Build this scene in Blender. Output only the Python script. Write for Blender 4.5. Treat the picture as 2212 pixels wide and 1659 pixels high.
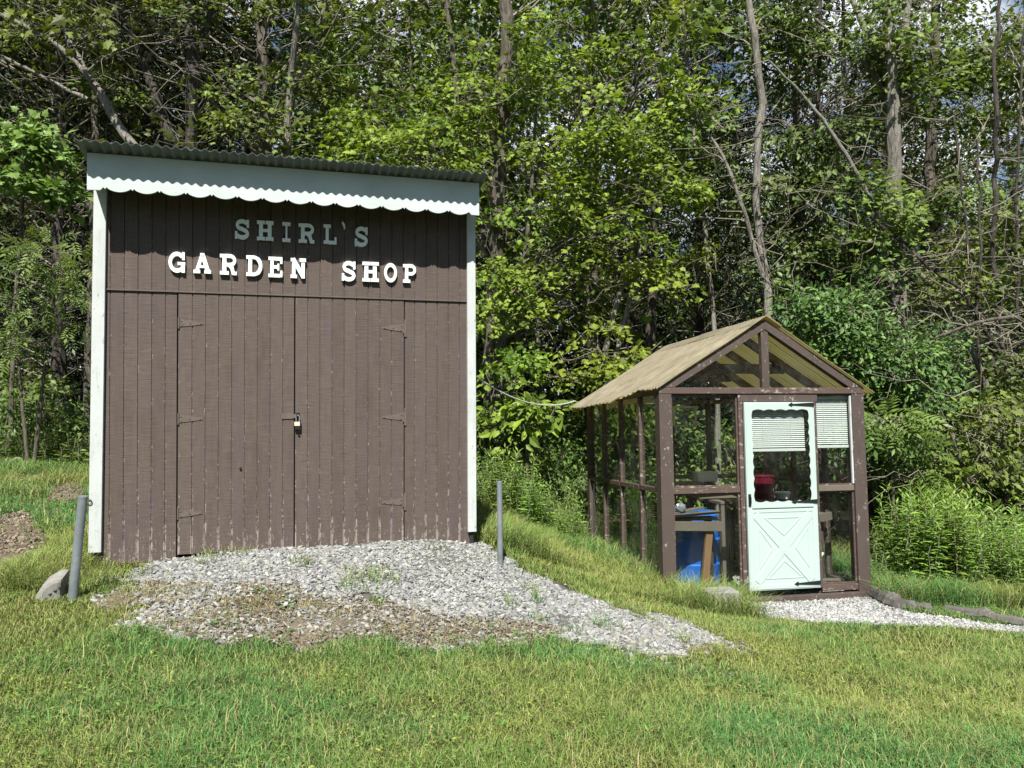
import bpy, math, random
import numpy as np
from mathutils import Matrix, Vector
random.seed(7); rng = np.random.default_rng(7)
R = math.radians
for o in list(bpy.data.objects): bpy.data.objects.remove(o)
sc = bpy.context.scene
col = sc.collection

# ------------------------------------------------------------------ camera, sky, sun, exposure
F, CX, CY, PITCH, EYE = 1660.0, 1106.0, 829.5, R(0.53), 1.6
cam_d = bpy.data.cameras.new('camera'); cam = bpy.data.objects.new('camera', cam_d); col.objects.link(cam)
cam.location = (0, 0, EYE); cam.rotation_euler = (R(90) + PITCH, 0, 0)
cam_d.sensor_width = 36; cam_d.lens = F / 2212 * 36; cam_d.clip_start = 0.05; cam_d.clip_end = 900
sc.camera = cam
SUN_EL = R(54)
w = bpy.data.worlds.new('World'); sc.world = w; w.use_nodes = True
nt = w.node_tree; bg = nt.nodes['Background']
sky = nt.nodes.new('ShaderNodeTexSky'); sky.sky_type = 'NISHITA'; sky.sun_disc = False
sky.sun_elevation = SUN_EL; sky.sun_rotation = R(180); sky.ozone_density = 1.6; sky.air_density = 1.0; sky.dust_density = 0.6
# a few bright summer clouds in the northern half of the sky
tc = nt.nodes.new('ShaderNodeTexCoord'); cn = nt.nodes.new('ShaderNodeTexNoise'); cn.inputs['Scale'].default_value = 9.0; cn.inputs['Detail'].default_value = 7
cr = nt.nodes.new('ShaderNodeValToRGB'); cr.color_ramp.elements[0].position = .42; cr.color_ramp.elements[1].position = .60
sx_ = nt.nodes.new('ShaderNodeSeparateXYZ'); my = nt.nodes.new('ShaderNodeMath'); my.operation = 'MULTIPLY'; my.use_clamp = True; mc = nt.nodes.new('ShaderNodeMix'); mc.data_type = 'RGBA'
nt.links.new(tc.outputs['Generated'], cn.inputs['Vector']); nt.links.new(cn.outputs['Fac'], cr.inputs['Fac']); nt.links.new(tc.outputs['Generated'], sx_.inputs[0])
nt.links.new(sx_.outputs[1], my.inputs[0]); nt.links.new(cr.outputs[0], my.inputs[1]); nt.links.new(my.outputs[0], mc.inputs[0]); nt.links.new(sky.outputs[0], mc.inputs[6]); mc.inputs[7].default_value = (15, 15.6, 16.8, 1)
nt.links.new(mc.outputs[2], bg.inputs[0]); bg.inputs[1].default_value = 0.05
sl = bpy.data.lights.new('sun', 'SUN'); sl.energy = 5.0; sl.angle = R(0.5); sl.color = (1.0, 0.96, 0.88)
so = bpy.data.objects.new('sun', sl); col.objects.link(so)
so.rotation_euler = Vector((0.02, 0.285, -0.392)).to_track_quat('-Z', 'Y').to_euler()
sc.view_settings.view_transform = 'Standard'; sc.view_settings.look = 'None'
sc.view_settings.exposure = 0.95; sc.view_settings.gamma = 1.0
sc.cycles.max_bounces = 7; sc.cycles.diffuse_bounces = 2; sc.cycles.glossy_bounces = 3
sc.cycles.transmission_bounces = 4; sc.cycles.transparent_max_bounces = 14
sc.cycles.caustics_reflective = False; sc.cycles.caustics_refractive = False

# ------------------------------------------------------------------ measuring helpers (a photo point to a place in the world)
EYEP = np.array([0, 0, EYE])
def ray(x, y):
    a = (x - CX) / F; b = -(y - CY) / F; c, s = math.cos(PITCH), math.sin(PITCH)
    return np.array([a, c - b * s, s + b * c])
def at(x, y, Y):
    d = ray(x, y); return EYEP + d * (Y / d[1])
class Frame:
    def __init__(s, o, rz, rx):
        cz, sz, cx, sx = math.cos(rz), math.sin(rz), math.cos(rx), math.sin(rx)
        s.R = np.array([[cz, -sz, 0], [sz, cz, 0], [0, 0, 1]]) @ np.array([[1, 0, 0], [0, cx, -sx], [0, sx, cx]])
        s.o = o; s.rot = (rx, 0, rz)
    def loc(s, x, y, off=0):
        n = s.R[:, 1]; p0 = s.o + n * off; d = ray(x, y)
        p = EYEP + d * (np.dot(p0 - EYEP, n) / np.dot(d, n)); return s.R.T @ (p - s.o)
    def world(s, x, y, z): return s.R @ np.array([x, y, z]) + s.o
SH = Frame(at(205, 1220, 6.0), R(16.3), 0)
GH = Frame(at(1432, 1272, 7.7), R(11), R(-3.4))

def hash2(i, j, s):
    v = np.sin(i * 127.1 + j * 311.7 + s * 74.7) * 43758.5453
    return v - np.floor(v)
def vnoise(x, y, s=0):
    xi, yi = np.floor(x), np.floor(y); fx, fy = x - xi, y - yi
    fx, fy = fx * fx * (3 - 2 * fx), fy * fy * (3 - 2 * fy)
    a, b, c, d = hash2(xi, yi, s), hash2(xi + 1, yi, s), hash2(xi, yi + 1, s), hash2(xi + 1, yi + 1, s)
    return (a * (1 - fx) + b * fx) * (1 - fy) + (c * (1 - fx) + d * fx) * fy
def fbm(x, y, s=0): return (vnoise(x, y, s) + .5 * vnoise(x * 2.1, y * 2.1, s + 1) + .25 * vnoise(x * 4.3, y * 4.3, s + 2)) / 1.75

# ------------------------------------------------------------------ materials
def mat(name):
    m = bpy.data.materials.new(name); m.use_nodes = True
    n = m.node_tree.nodes; p = n['Principled BSDF']; p.inputs['Specular IOR Level'].default_value = 0.3
    return m, m.node_tree, p
def N(t, typ, **k):
    n = t.nodes.new(typ)
    for a, v in k.items(): setattr(n, a, v)
    return n
def noise(t, vec, scale, detail=6, rough=.6):
    n = N(t, 'ShaderNodeTexNoise'); n.inputs['Scale'].default_value = scale; n.inputs['Detail'].default_value = detail
    n.inputs['Roughness'].default_value = rough
    if vec is not None: t.links.new(vec, n.inputs['Vector'])
    return n.outputs['Fac']
def objvec(t, scale=(1, 1, 1), src='Object'):
    c = N(t, 'ShaderNodeTexCoord'); m = N(t, 'ShaderNodeMapping'); m.inputs['Scale'].default_value = scale
    t.links.new(c.outputs[src], m.inputs['Vector']); return m.outputs['Vector']
def ramp(t, fac, stops):
    r = N(t, 'ShaderNodeValToRGB'); e = r.color_ramp.elements
    while len(e) < len(stops): e.new(.5)
    for el, (p, c) in zip(e, stops): el.position = p; el.color = (c[0], c[1], c[2], 1) if hasattr(c, '__len__') else (c, c, c, 1)
    t.links.new(fac, r.inputs['Fac']); return r.outputs['Color']
def mix(t, fac, a, b, mode='MIX'):
    m = N(t, 'ShaderNodeMix', data_type='RGBA', blend_type=mode)
    for k, v in ((0, fac), (6, a), (7, b)):
        sock = m.inputs[k]
        if hasattr(v, 'is_linked'): t.links.new(v, sock)
        elif hasattr(v, '__len__'): sock.default_value = (v[0], v[1], v[2], 1)
        else: sock.default_value = v if k == 0 else (v, v, v, 1)
    return m.outputs[2]
def mth(t, op, a, b=None):
    m = N(t, 'ShaderNodeMath', operation=op)
    for i, v in enumerate((a, b)):
        if v is None: continue
        if hasattr(v, 'is_linked'): t.links.new(v, m.inputs[i])
        else: m.inputs[i].default_value = v
    return m.outputs[0]
def bump(t, p, h, strength=.4, dist=.01):
    b = N(t, 'ShaderNodeBump'); b.inputs['Strength'].default_value = strength; b.inputs['Distance'].default_value = dist
    t.links.new(h, b.inputs['Height']); t.links.new(b.outputs['Normal'], p.inputs['Normal'])
def setc(t, p, c):
    if hasattr(c, 'is_linked'): t.links.new(c, p.inputs['Base Color'])
    else: p.inputs['Base Color'].default_value = (c[0], c[1], c[2], 1)

def siding_mat():
    m, t, p = mat('weathered brown paint'); p.inputs['Roughness'].default_value = .75
    ov = objvec(t); sep = N(t, 'ShaderNodeSeparateXYZ'); t.links.new(ov, sep.inputs[0]); X, Y, Z = sep.outputs
    big = noise(t, objvec(t, (3.2, 1, .7)), 2.0, 6, .65)
    c = ramp(t, big, [(.3, (.082, .062, .054)), (.5, (.106, .083, .070)), (.62, (.094, .072, .066)), (.78, (.118, .094, .080))])
    # each plank between two grooves takes its own tone
    pl = N(t, 'ShaderNodeTexWhiteNoise', noise_dimensions='1D'); t.links.new(mth(t, 'FLOOR', mth(t, 'MULTIPLY', X, 10)), pl.inputs['W'])
    c = mix(t, 1, c, ramp(t, pl.outputs['Value'], [(0, .93), (1, 1.06)]), 'MULTIPLY')
    lines = noise(t, objvec(t, (3.0, 1, 95)), 2.2, 4, .7)
    grain = noise(t, objvec(t, (70, 1, 2.0)), 2.0, 4, .6)
    c = mix(t, 1, c, ramp(t, lines, [(.3, .68), (.62, 1.15)]), 'MULTIPLY')
    c = mix(t, .6, c, ramp(t, grain, [(.3, .85), (.65, 1.1)]), 'MULTIPLY')
    # bare flecks: along the groove edges, more of them low down
    fx = mth(t, 'FRACT', mth(t, 'MULTIPLY', X, 10)); edge = mth(t, 'LESS_THAN', mth(t, 'ABSOLUTE', mth(t, 'SUBTRACT', fx, .5)), .405)
    near = mth(t, 'SUBTRACT', 1.0, edge)
    low = ramp(t, Z, [(0, 1.0), (.12, .95), (.3, .45), (.7, .2), (1, .1)])
    fl = noise(t, objvec(t, (14, 1, 5)), 3.4, 7, .75)
    thr = mth(t, 'ADD', mth(t, 'MULTIPLY', low, .17), mth(t, 'MULTIPLY', near, .125))
    m1 = ramp(t, mth(t, 'ADD', fl, thr), [(.73, 0), (.765, 1)])
    c = mix(t, mth(t, 'MULTIPLY', m1, .8), c, (.34, .30, .27))
    pu = noise(t, objvec(t, (5, 1, .8)), 1.6, 5, .7); c = mix(t, ramp(t, pu, [(.52, 0), (.68, .6)]), c, (.092, .070, .080))
    fl2 = noise(t, objvec(t, (9, 1, 9)), 9, 5, .7)
    c = mix(t, mth(t, 'MULTIPLY', ramp(t, fl2, [(.685, 0), (.72, 1)]), .6), c, (.29, .26, .24))
    setc(t, p, c); bump(t, p, mth(t, 'ADD', lines, mth(t, 'MULTIPLY', grain, .5)), .55, .006)
    return m
def worn_paint(name, base, wood, amount=.66, grain=(6, 6, 60), rough=.6, dark=None, sc_=5):
    m, t, p = mat(name); p.inputs['Roughness'].default_value = rough
    g = noise(t, objvec(t, grain), 1.0, 6, .65); n = noise(t, objvec(t), 3.0, 5)
    c = mix(t, 1, base, ramp(t, n, [(.3, .86), (.7, 1.06)]), 'MULTIPLY')
    c = mix(t, ramp(t, g, [(.55, 0), (.75, .5)]), c, dark or tuple(v * .55 for v in base))
    fl = noise(t, objvec(t, tuple(.25 * v + sc_ for v in grain)), 2.2, 7, .75)
    c = mix(t, ramp(t, fl, [(amount, 0), (amount + .03, .9)]), c, wood)
    setc(t, p, c); bump(t, p, mth(t, 'ADD', g, fl), .3, .004); return m
def plain(name, c, rough=.5, metal=0, var=.15, scale=12, bmp=.15, spec=.3):
    m, t, p = mat(name); p.inputs['Roughness'].default_value = rough; p.inputs['Metallic'].default_value = metal
    p.inputs['Specular IOR Level'].default_value = spec
    n = noise(t, objvec(t), scale, 6); setc(t, p, mix(t, 1, c, ramp(t, n, [(.25, 1 - var), (.75, 1 + var)]), 'MULTIPLY'))
    if bmp: bump(t, p, n, bmp, .004)
    return m
def leaf_mat(name, a, b, trans=.3, gloss=.3):
    m, t, p = mat(name); p.inputs['Roughness'].default_value = .5; p.inputs['Specular IOR Level'].default_value = gloss
    at_ = N(t, 'ShaderNodeAttribute', attribute_name='tint'); oi = N(t, 'ShaderNodeObjectInfo')
    c = ramp(t, at_.outputs['Fac'], [(0, a), (.6, b), (1, tuple(min(1, v * 1.35) for v in b))])
    hs = N(t, 'ShaderNodeHueSaturation'); t.links.new(c, hs.inputs['Color'])
    t.links.new(mth(t, 'ADD', mth(t, 'MULTIPLY', oi.outputs['Random'], .04), .48), hs.inputs['Hue'])
    t.links.new(mth(t, 'ADD', mth(t, 'MULTIPLY', oi.outputs['Random'], .3), .85), hs.inputs['Value']); c = hs.outputs[0]
    setc(t, p, c); tr = N(t, 'ShaderNodeBsdfTranslucent'); t.links.new(mix(t, 1, c, (1.25, 1.2, .6), 'MULTIPLY'), tr.inputs[0])
    mx = N(t, 'ShaderNodeMixShader'); mx.inputs[0].default_value = trans
    t.links.new(p.outputs[0], mx.inputs[1]); t.links.new(tr.outputs[0], mx.inputs[2])
    t.links.new(mx.outputs[0], t.nodes['Material Output'].inputs[0]); return m
def col_mat(name, trans=.25, rough=.55, spec=.25):
    m, t, p = mat(name); p.inputs['Roughness'].default_value = rough; p.inputs['Specular IOR Level'].default_value = spec
    at_ = N(t, 'ShaderNodeAttribute', attribute_name='Col'); setc(t, p, at_.outputs['Color'])
    if trans:
        tr = N(t, 'ShaderNodeBsdfTranslucent'); t.links.new(at_.outputs['Color'], tr.inputs[0])
        mx = N(t, 'ShaderNodeMixShader'); mx.inputs[0].default_value = trans
        t.links.new(p.outputs[0], mx.inputs[1]); t.links.new(tr.outputs[0], mx.inputs[2])
        t.links.new(mx.outputs[0], t.nodes['Material Output'].inputs[0])
    return m
def bark_mat(name, a, b):
    m, t, p = mat(name); p.inputs['Roughness'].default_value = .9
    n = noise(t, objvec(t, (14, 14, 2.2)), 2.5, 7, .7); n2 = noise(t, objvec(t, (1, 1, .6)), 4, 4)
    c = ramp(t, n, [(.32, tuple(v * .35 for v in a)), (.5, a), (.72, b)])
    c = mix(t, ramp(t, n2, [(.5, 0), (.72, .6)]), c, tuple(.7 * v + .02 for v in b))
    setc(t, p, c); bump(t, p, n, .8, .03); return m
def glass_mat(name='window glass', ior=1.45, dirt_sheen=.02):
    m = bpy.data.materials.new(name); m.use_nodes = True; t = m.node_tree; t.nodes.remove(t.nodes['Principled BSDF'])
    g = N(t, 'ShaderNodeBsdfGlossy'); g.inputs['Roughness'].default_value = .01; g.inputs[0].default_value = (.9, .95, .95, 1)
    tr = N(t, 'ShaderNodeBsdfTransparent'); tr.inputs[0].default_value = (.94, .96, .95, 1)
    f = N(t, 'ShaderNodeFresnel'); f.inputs[0].default_value = ior
    n = noise(t, objvec(t), 3, 2); bm = N(t, 'ShaderNodeBump'); bm.inputs['Strength'].default_value = .04; bm.inputs['Distance'].default_value = .01
    t.links.new(n, bm.inputs['Height']); t.links.new(bm.outputs[0], g.inputs['Normal'])
    d = N(t, 'ShaderNodeBsdfDiffuse'); d.inputs[0].default_value = (.5, .5, .45, 1)
    dn = noise(t, objvec(t, (2, 2, 1)), 2.5, 6); df = ramp(t, dn, [(.4, .0), (.8, dirt_sheen)])
    m0 = N(t, 'ShaderNodeMixShader'); t.links.new(df, m0.inputs[0]); t.links.new(tr.outputs[0], m0.inputs[1]); t.links.new(d.outputs[0], m0.inputs[2])
    gb = N(t, 'ShaderNodeNewGeometry'); ff = mth(t, 'MULTIPLY', f.outputs[0], mth(t, 'SUBTRACT', 1.0, gb.outputs['Backfacing']))
    mx = N(t, 'ShaderNodeMixShader'); t.links.new(ff, mx.inputs[0]); t.links.new(m0.outputs[0], mx.inputs[1]); t.links.new(g.outputs[0], mx.inputs[2])
    t.links.new(mx.outputs[0], t.nodes['Material Output'].inputs[0]); return m
def fibre_mat():
    m, t, p = mat('aged corrugated fibreglass'); p.inputs['Roughness'].default_value = .7
    n = noise(t, objvec(t, (1, 1, 1)), 3.5, 7, .7); n2 = noise(t, objvec(t, (2, 14, 2)), 3, 6, .7)
    c = ramp(t, n, [(.3, (.20, .178, .135)), (.55, (.29, .265, .212)), (.75, (.36, .335, .28))])
    c = mix(t, 1, c, ramp(t, n2, [(.3, .75), (.65, 1.12)]), 'MULTIPLY')
    c = mix(t, ramp(t, noise(t, objvec(t), 14, 7, .75), [(.66, 0), (.69, .8)]), c, (.62, .58, .48))
    c = mix(t, 1, c, (1.35, 1.35, 1.35), 'MULTIPLY')
    setc(t, p, c); tr = N(t, 'ShaderNodeBsdfTranslucent'); t.links.new(mix(t, .35, (1.0, .92, .50), c), tr.inputs[0])
    mx = N(t, 'ShaderNodeMixShader'); mx.inputs[0].default_value = .56
    t.links.new(p.outputs[0], mx.inputs[1]); t.links.new(tr.outputs[0], mx.inputs[2]); t.links.new(mx.outputs[0], t.nodes['Material Output'].inputs[0]); return m

M = dict(
    siding=siding_mat(),
    white=worn_paint('white painted pine', (.50, .535, .525), (.23, .225, .215), .60, (30, 30, 2.2), .55, (.27, .28, .275)),
    fascia=worn_paint('white painted fascia', (.52, .59, .575), (.28, .29, .28), .69, (1.6, 20, 34), .5, (.44, .48, .47)),
    letter=plain('white letters', (.80, .85, .83), .5, 0, .05),
    brown=worn_paint('flaking brown paint', (.078, .060, .052), (.31, .285, .26), .60, (26, 26, 4), .65),
    rail=worn_paint('flaking red brown paint', (.092, .064, .054), (.29, .26, .23), .575, (4, 22, 26), .65),
    hw=plain('painted hinge iron', (.118, .094, .082), .6, .0, .2, 30),
    dark=plain('dark interior', (.02, .018, .016), .9),
    tar=plain('tar paper', (.025, .024, .024), .9),
    roof=plain('dark painted corrugated steel', (.165, .19, .19), .5, .25, .22, 7, .05),
    fibre=fibre_mat(), glass=glass_mat(), side_glass=glass_mat('painted sheen side glass', 1.75, .10),  # side panes: dust film made paler to stand in for reflections
    door=plain('white enamel door', (.41, .505, .48), .35, 0, .04, 4, .03, .4),
    blind=plain('white blind', (.52, .55, .54), .45, 0, .04, 5, 0),
    black=plain('black iron', (.02, .022, .024), .5, .3),
    steel=plain('galvanised steel', (.26, .29, .32), .45, .45, .38, 7, .08),
    wood=worn_paint('grey weathered board', (.14, .118, .094), (.24, .21, .18), .62, (20, 3, 20), .85),
    wood2=worn_paint('raw brown board', (.22, .125, .065), (.33, .24, .15), .64, (20, 20, 3), .8),
    timber=worn_paint('rotten landscape timber', (.105, .098, .09), (.22, .21, .195), .57, (3, 22, 22), .95),
    concrete=plain('concrete', (.235, .23, .21), .95, 0, .22, 16, .5),
    blue=plain('blue plastic drum', (.010, .14, .56), .38, 0, .12, 4, .04, .45),
    red=plain('dark red plastic', (.13, .008, .022), .4, 0, .12, 5, .03, .4),
    cream=plain('white plastic', (.72, .74, .72), .4, 0, .08, 5, .03),
    cable=plain('pale cable', (.55, .55, .52), .6), label=plain('paper sticker', (.75, .55, .45), .7),
    rust=plain('rusty iron', (.06, .04, .03), .8),
    bark_dark=bark_mat('dark bark', (.055, .047, .040), (.12, .105, .09)),
    bark_grey=bark_mat('grey bark', (.19, .175, .15), (.34, .32, .28)),
    bark_mid=bark_mat('brown grey bark', (.10, .086, .068), (.2, .18, .145)),
    twig=plain('twig', (.23, .205, .165), .9),
    lf_bright=leaf_mat('bright maple leaf', (.064, .112, .014), (.20, .275, .036), .36),
    lf_dark=leaf_mat('dark green leaf', (.042, .09, .024), (.12, .19, .05), .3, .4),
    lf_olive=leaf_mat('olive leaf', (.052, .08, .018), (.155, .215, .046), .32),
    lf_mid=leaf_mat('mid green leaf', (.06, .12, .022), (.145, .225, .050), .32, .4),
    lf_deep=leaf_mat('deep wood leaf', (.044, .070, .016), (.115, .165, .034), .32),
    lf_weed=leaf_mat('weed leaf', (.11, .20, .035), (.24, .38, .075), .36, .35),
    lf_shade=leaf_mat('shade-darkened foliage', (.012, .022, .009), (.03, .048, .018), .15, .2),  # near-black leaves: canopy shade put into the colour of the deep woods
    grass=col_mat('grass blades', .28), stone=col_mat('stone chips', 0, .85, .2),
)

# ------------------------------------------------------------------ mesh helpers
def prop(o, label=None, cat=None, group=None, kind=None):
    for k, v in (('label', label), ('category', cat), ('group', group), ('kind', kind)):
        if v: o[k] = v
    return o
def link(name, me, m=None, parent=None):
    o = bpy.data.objects.new(name, me); col.objects.link(o)
    if m is not None and me is not None:
        for q in (m if isinstance(m, (list, tuple)) else [m]): me.materials.append(q)
    if parent is not None: o.parent = parent
    return o
def empty(name, loc, label, cat, group=None, rot=(0, 0, 0)):
    o = bpy.data.objects.new(name, None); col.objects.link(o); o.location = loc; o.rotation_euler = rot
    o.empty_display_size = .1
    return prop(o, label, cat, group)
class MB:
    """gathers boxes, prisms, tubes and lathed shapes; build() links them as ONE mesh object"""
    def __init__(s): s.v = []; s.f = []; s.m = []; s.cur = 0
    def add(s, v, f):
        b = len(s.v); s.v += [tuple(map(float, p)) for p in v]; s.f += [tuple(b + i for i in q) for q in f]; s.m += [s.cur] * len(f); return s
    def box(s, x0, x1, y0, y1, z0, z1, shear=0.0):
        v = [(x0, y0, z0), (x1, y0, z0), (x1, y1, z0), (x0, y1, z0), (x0 + shear, y0, z1), (x1 + shear, y0, z1), (x1 + shear, y1, z1), (x0 + shear, y1, z1)]
        return s.add(v, [(0, 3, 2, 1), (4, 5, 6, 7), (0, 1, 5, 4), (1, 2, 6, 5), (2, 3, 7, 6), (3, 0, 4, 7)])
    def bar(s, a, b, wx, wz, up=(0, 0, 1)):
        a, b = Vector(a), Vector(b); d = (b - a).normalized(); u = Vector(up); x = d.cross(u)
        if x.length < 1e-4: x = d.cross(Vector((0, 1, 0)))
        x.normalize(); z = x.cross(d); v = []
        for p in (a, b):
            for i, j in ((-1, -1), (1, -1), (1, 1), (-1, 1)): v.append(p + x * (i * wx / 2) + z * (j * wz / 2))
        return s.add(v, [(0, 1, 2, 3), (7, 6, 5, 4), (0, 4, 5, 1), (1, 5, 6, 2), (2, 6, 7, 3), (3, 7, 4, 0)])
    def prism(s, poly, y0, y1):     # polygon in x,z pushed along y
        n = len(poly); v = [(x, y0, z) for x, z in poly] + [(x, y1, z) for x, z in poly]
        return s.add(v, [tuple(range(n)), tuple(range(2 * n - 1, n - 1, -1))] + [(i, n + i, n + (i + 1) % n, (i + 1) % n) for i in range(n)])
    def ring(s, outer, inner, y0, y1):  # outer and inner loops of the same length in x,z
        n = len(outer); v = [(x, y, z) for y in (y0, y1) for lp in (outer, inner) for x, z in lp]; f = []
        for i in range(n):
            j = (i + 1) % n
            f += [(i, j, n + j, n + i), (2 * n + j, 2 * n + i, 3 * n + i, 3 * n + j), (j, i, 2 * n + i, 2 * n + j), (n + i, n + j, 3 * n + j, 3 * n + i)]
        return s.add(v, f)
    def tube(s, path, r, n=8, cap=True):
        P = [Vector(p) for p in path]; rs = r if hasattr(r, '__len__') else [r] * len(P); v = []; x = None
        for i, p in enumerate(P):
            d = (P[min(i + 1, len(P) - 1)] - P[max(i - 1, 0)]).normalized()
            x = d.orthogonal().normalized() if x is None else (x - d * x.dot(d)).normalized()
            y = d.cross(x)
            for k in range(n): a = 2 * math.pi * k / n; v.append(p + (x * math.cos(a) + y * math.sin(a)) * rs[i])
        f = [(i * n + k, i * n + (k + 1) % n, (i + 1) * n + (k + 1) % n, (i + 1) * n + k) for i in range(len(P) - 1) for k in range(n)]
        if cap: f += [tuple(range(n - 1, -1, -1)), tuple((len(P) - 1) * n + k for k in range(n))]
        return s.add(v, f)
    def lathe(s, prof, n=28, c=(0, 0)):
        v = [(c[0] + r * math.cos(2 * math.pi * k / n), c[1] + r * math.sin(2 * math.pi * k / n), z) for r, z in prof for k in range(n)]
        f = [(i * n + k, i * n + (k + 1) % n, (i + 1) * n + (k + 1) % n, (i + 1) * n + k) for i in range(len(prof) - 1) for k in range(n)]
        f += [tuple(range(n - 1, -1, -1)), tuple((len(prof) - 1) * n + k for k in range(n))]
        return s.add(v, f)
    def build(s, name, m, parent=None, bevel=0, smooth=False, loc=None):
        me = bpy.data.meshes.new(name); me.from_pydata(s.v, [], s.f)
        if any(s.m): me.polygons.foreach_set('material_index', s.m)
        if smooth: me.polygons.foreach_set('use_smooth', [True] * len(s.f))
        me.update(); o = link(name, me, m, parent)
        if loc is not None: o.location = loc
        if bevel:
            b = o.modifiers.new('bevel', 'BEVEL'); b.width = bevel; b.segments = 2; b.limit_method = 'ANGLE'
        if smooth == 2: o.modifiers.new('es', 'EDGE_SPLIT').split_angle = R(35)
        return o
def trimesh(name, V, T, m, parent=None, matidx=None, tint=None, colr=None, smooth=False):
    me = bpy.data.meshes.new(name); V = np.asarray(V, np.float32); T = np.asarray(T, np.int32)
    me.vertices.add(len(V)); me.vertices.foreach_set('co', V.ravel())
    me.loops.add(T.size); me.loops.foreach_set('vertex_index', T.ravel())
    me.polygons.add(len(T)); me.polygons.foreach_set('loop_start', np.arange(0, T.size, 3, dtype=np.int32))
    if matidx is not None: me.polygons.foreach_set('material_index', np.asarray(matidx, np.int32))
    if smooth is not False:
        sm = np.ones(len(T), bool) if smooth is True else smooth
        me.polygons.foreach_set('use_smooth', sm)
    else: me.polygons.foreach_set('use_smooth', np.zeros(len(T), bool))
    me.update(calc_edges=True)
    if tint is not None: me.attributes.new('tint', 'FLOAT', 'POINT').data.foreach_set('value', np.asarray(tint, np.float32))
    if colr is not None:
        c4 = np.ones((len(V), 4), np.float32); c4[:, :3] = colr
        me.attributes.new('Col', 'FLOAT_COLOR', 'POINT').data.foreach_set('color', c4.ravel())
    return link(name, me, m, parent)

# ------------------------------------------------------------------ the ground
GP = np.array([(0, 0, -1.6), (-3, 2, -1.55), (3, 2, -1.64), (0, 3.2, -1.58), (2, 4, -1.74), (-2.5, 4, -1.5), (4, 4, -1.85),
    (-3.25, 5.3, -1.42), (-5, 6, -1.27), (-8, 9, -1.05), (-6, 11, -1.08), (-12, 12, -.95), (-5.5, 3, -1.4),
    (-3.2, 5.95, -1.40), (-2.4, 6.2, -1.33), (-1.7, 6.35, -1.315), (-1.0, 6.55, -1.315), (-.35, 6.75, -1.37), (-4, 9.5, -1.25), (-1.2, 10.4, -1.5),
    (0.05, 6.6, -1.55), (1.05, 6.0, -1.74), (1.42, 5.7, -1.80), (1.0, 5.0, -1.72), (.3, 5.2, -1.63), (-.74, 4.8, -1.575), (-2.9, 5.2, -1.43),
    (1.55, 7.65, -2.03), (1.97, 7.2, -2.10), (2.3, 7.1, -2.12), (4.6, 6.9, -2.17), (2.8, 6.9, -2.10), (1.82, 4.7, -1.86), (1.8, 3.4, -1.70),
    (2.7, 8.6, -2.20), (2.3, 7.72, -2.14), (3.65, 7.98, -2.165), (.3, 10.2, -1.75), (.75, 9.3, -1.85), (.98, 10.3, -2.12), (3, 10.4, -2.22), (5, 9, -2.2), (7, 8, -2.3), (8, 12, -2.3), (0, 14, -1.8), (-8, 16, -1.0),
    (8, 20, -2.2), (0, 40, -1.8), (-30, 40, -.8), (30, 40, -2.5), (0, 100, -2), (-60, 80, -1), (60, 80, -2.5), (-30, 0, -1.2), (30, 0, -2.2), (0, -20, -1.6), (0, 300, -2), (-200, 100, -1.5), (200, 100, -2)], float)
_d = np.sqrt(((GP[:, None, :2] - GP[None, :, :2]) ** 2).sum(-1) + .16)
_A = np.block([[_d + np.eye(len(GP)) * -.02, np.ones((len(GP), 1))], [np.ones((1, len(GP))), np.zeros((1, 1))]])
_W = np.linalg.solve(_A, np.append(GP[:, 2] + EYE, 0))
def gz(x, y):
    x = np.atleast_1d(np.asarray(x, float)); y = np.atleast_1d(np.asarray(y, float)); out = np.empty(x.shape); xs, ys, o = x.ravel(), y.ravel(), np.empty(x.size)
    for i in range(0, xs.size, 40000):
        d = np.sqrt((xs[i:i + 40000, None] - GP[:, 0]) ** 2 + (ys[i:i + 40000, None] - GP[:, 1]) ** 2 + .16)
        o[i:i + 40000] = d @ _W[:-1] + _W[-1]
    return o.reshape(x.shape)
def gz1(x, y): return float(gz(x, y)[0])
def on_ground(px, py):
    d = ray(px, py); t0 = 1.0
    for k in range(700):
        p = EYEP + d * t0
        if p[2] <= gz1(p[0], p[1]): break
        t0 += .03
    return p[:2]
def inpoly(x, y, poly):
    r = np.zeros(x.shape, bool); n = len(poly)
    for i in range(n):
        (x1, y1), (x2, y2) = poly[i], poly[(i + 1) % n]
        if y1 == y2: continue
        c = ((y1 > y) != (y2 > y)) & (x < (x2 - x1) * (y - y1) / (y2 - y1) + x1); r ^= c
    return r
def patch(pts): return [tuple(on_ground(*p)) for p in pts]
POLY_GREY = patch([(255, 1262), (300, 1222), (360, 1206), (400, 1201), (640, 1184), (900, 1168), (1025, 1176), (1075, 1190), (1100, 1222), (1190, 1252), (1280, 1290), (1330, 1318), (1430, 1335), (1530, 1372), (1545, 1400), (1430, 1428), (1330, 1402), (1230, 1388), (1170, 1352), (1050, 1345), (960, 1330), (840, 1312), (640, 1285), (470, 1272), (360, 1265)])
POLY_GREY += []
POLY_DRY = patch([(215, 1290), (330, 1250), (420, 1255), (640, 1275), (860, 1300), (1000, 1300), (1150, 1330), (1280, 1360), (1400, 1340), (1540, 1372), (1580, 1400), (1480, 1420), (1330, 1405), (1200, 1388), (1000, 1402), (800, 1400), (560, 1395), (330, 1375), (225, 1335)])
POLY_WHITE = patch([(1590, 1305), (1600, 1288), (1870, 1282), (1905, 1300), (1960, 1325), (2060, 1340), (2130, 1350), (2330, 1368), (2700, 1392), (2700, 1412), (2330, 1382), (2200, 1368), (2050, 1356), (1900, 1352), (1760, 1346), (1640, 1336)])
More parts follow.
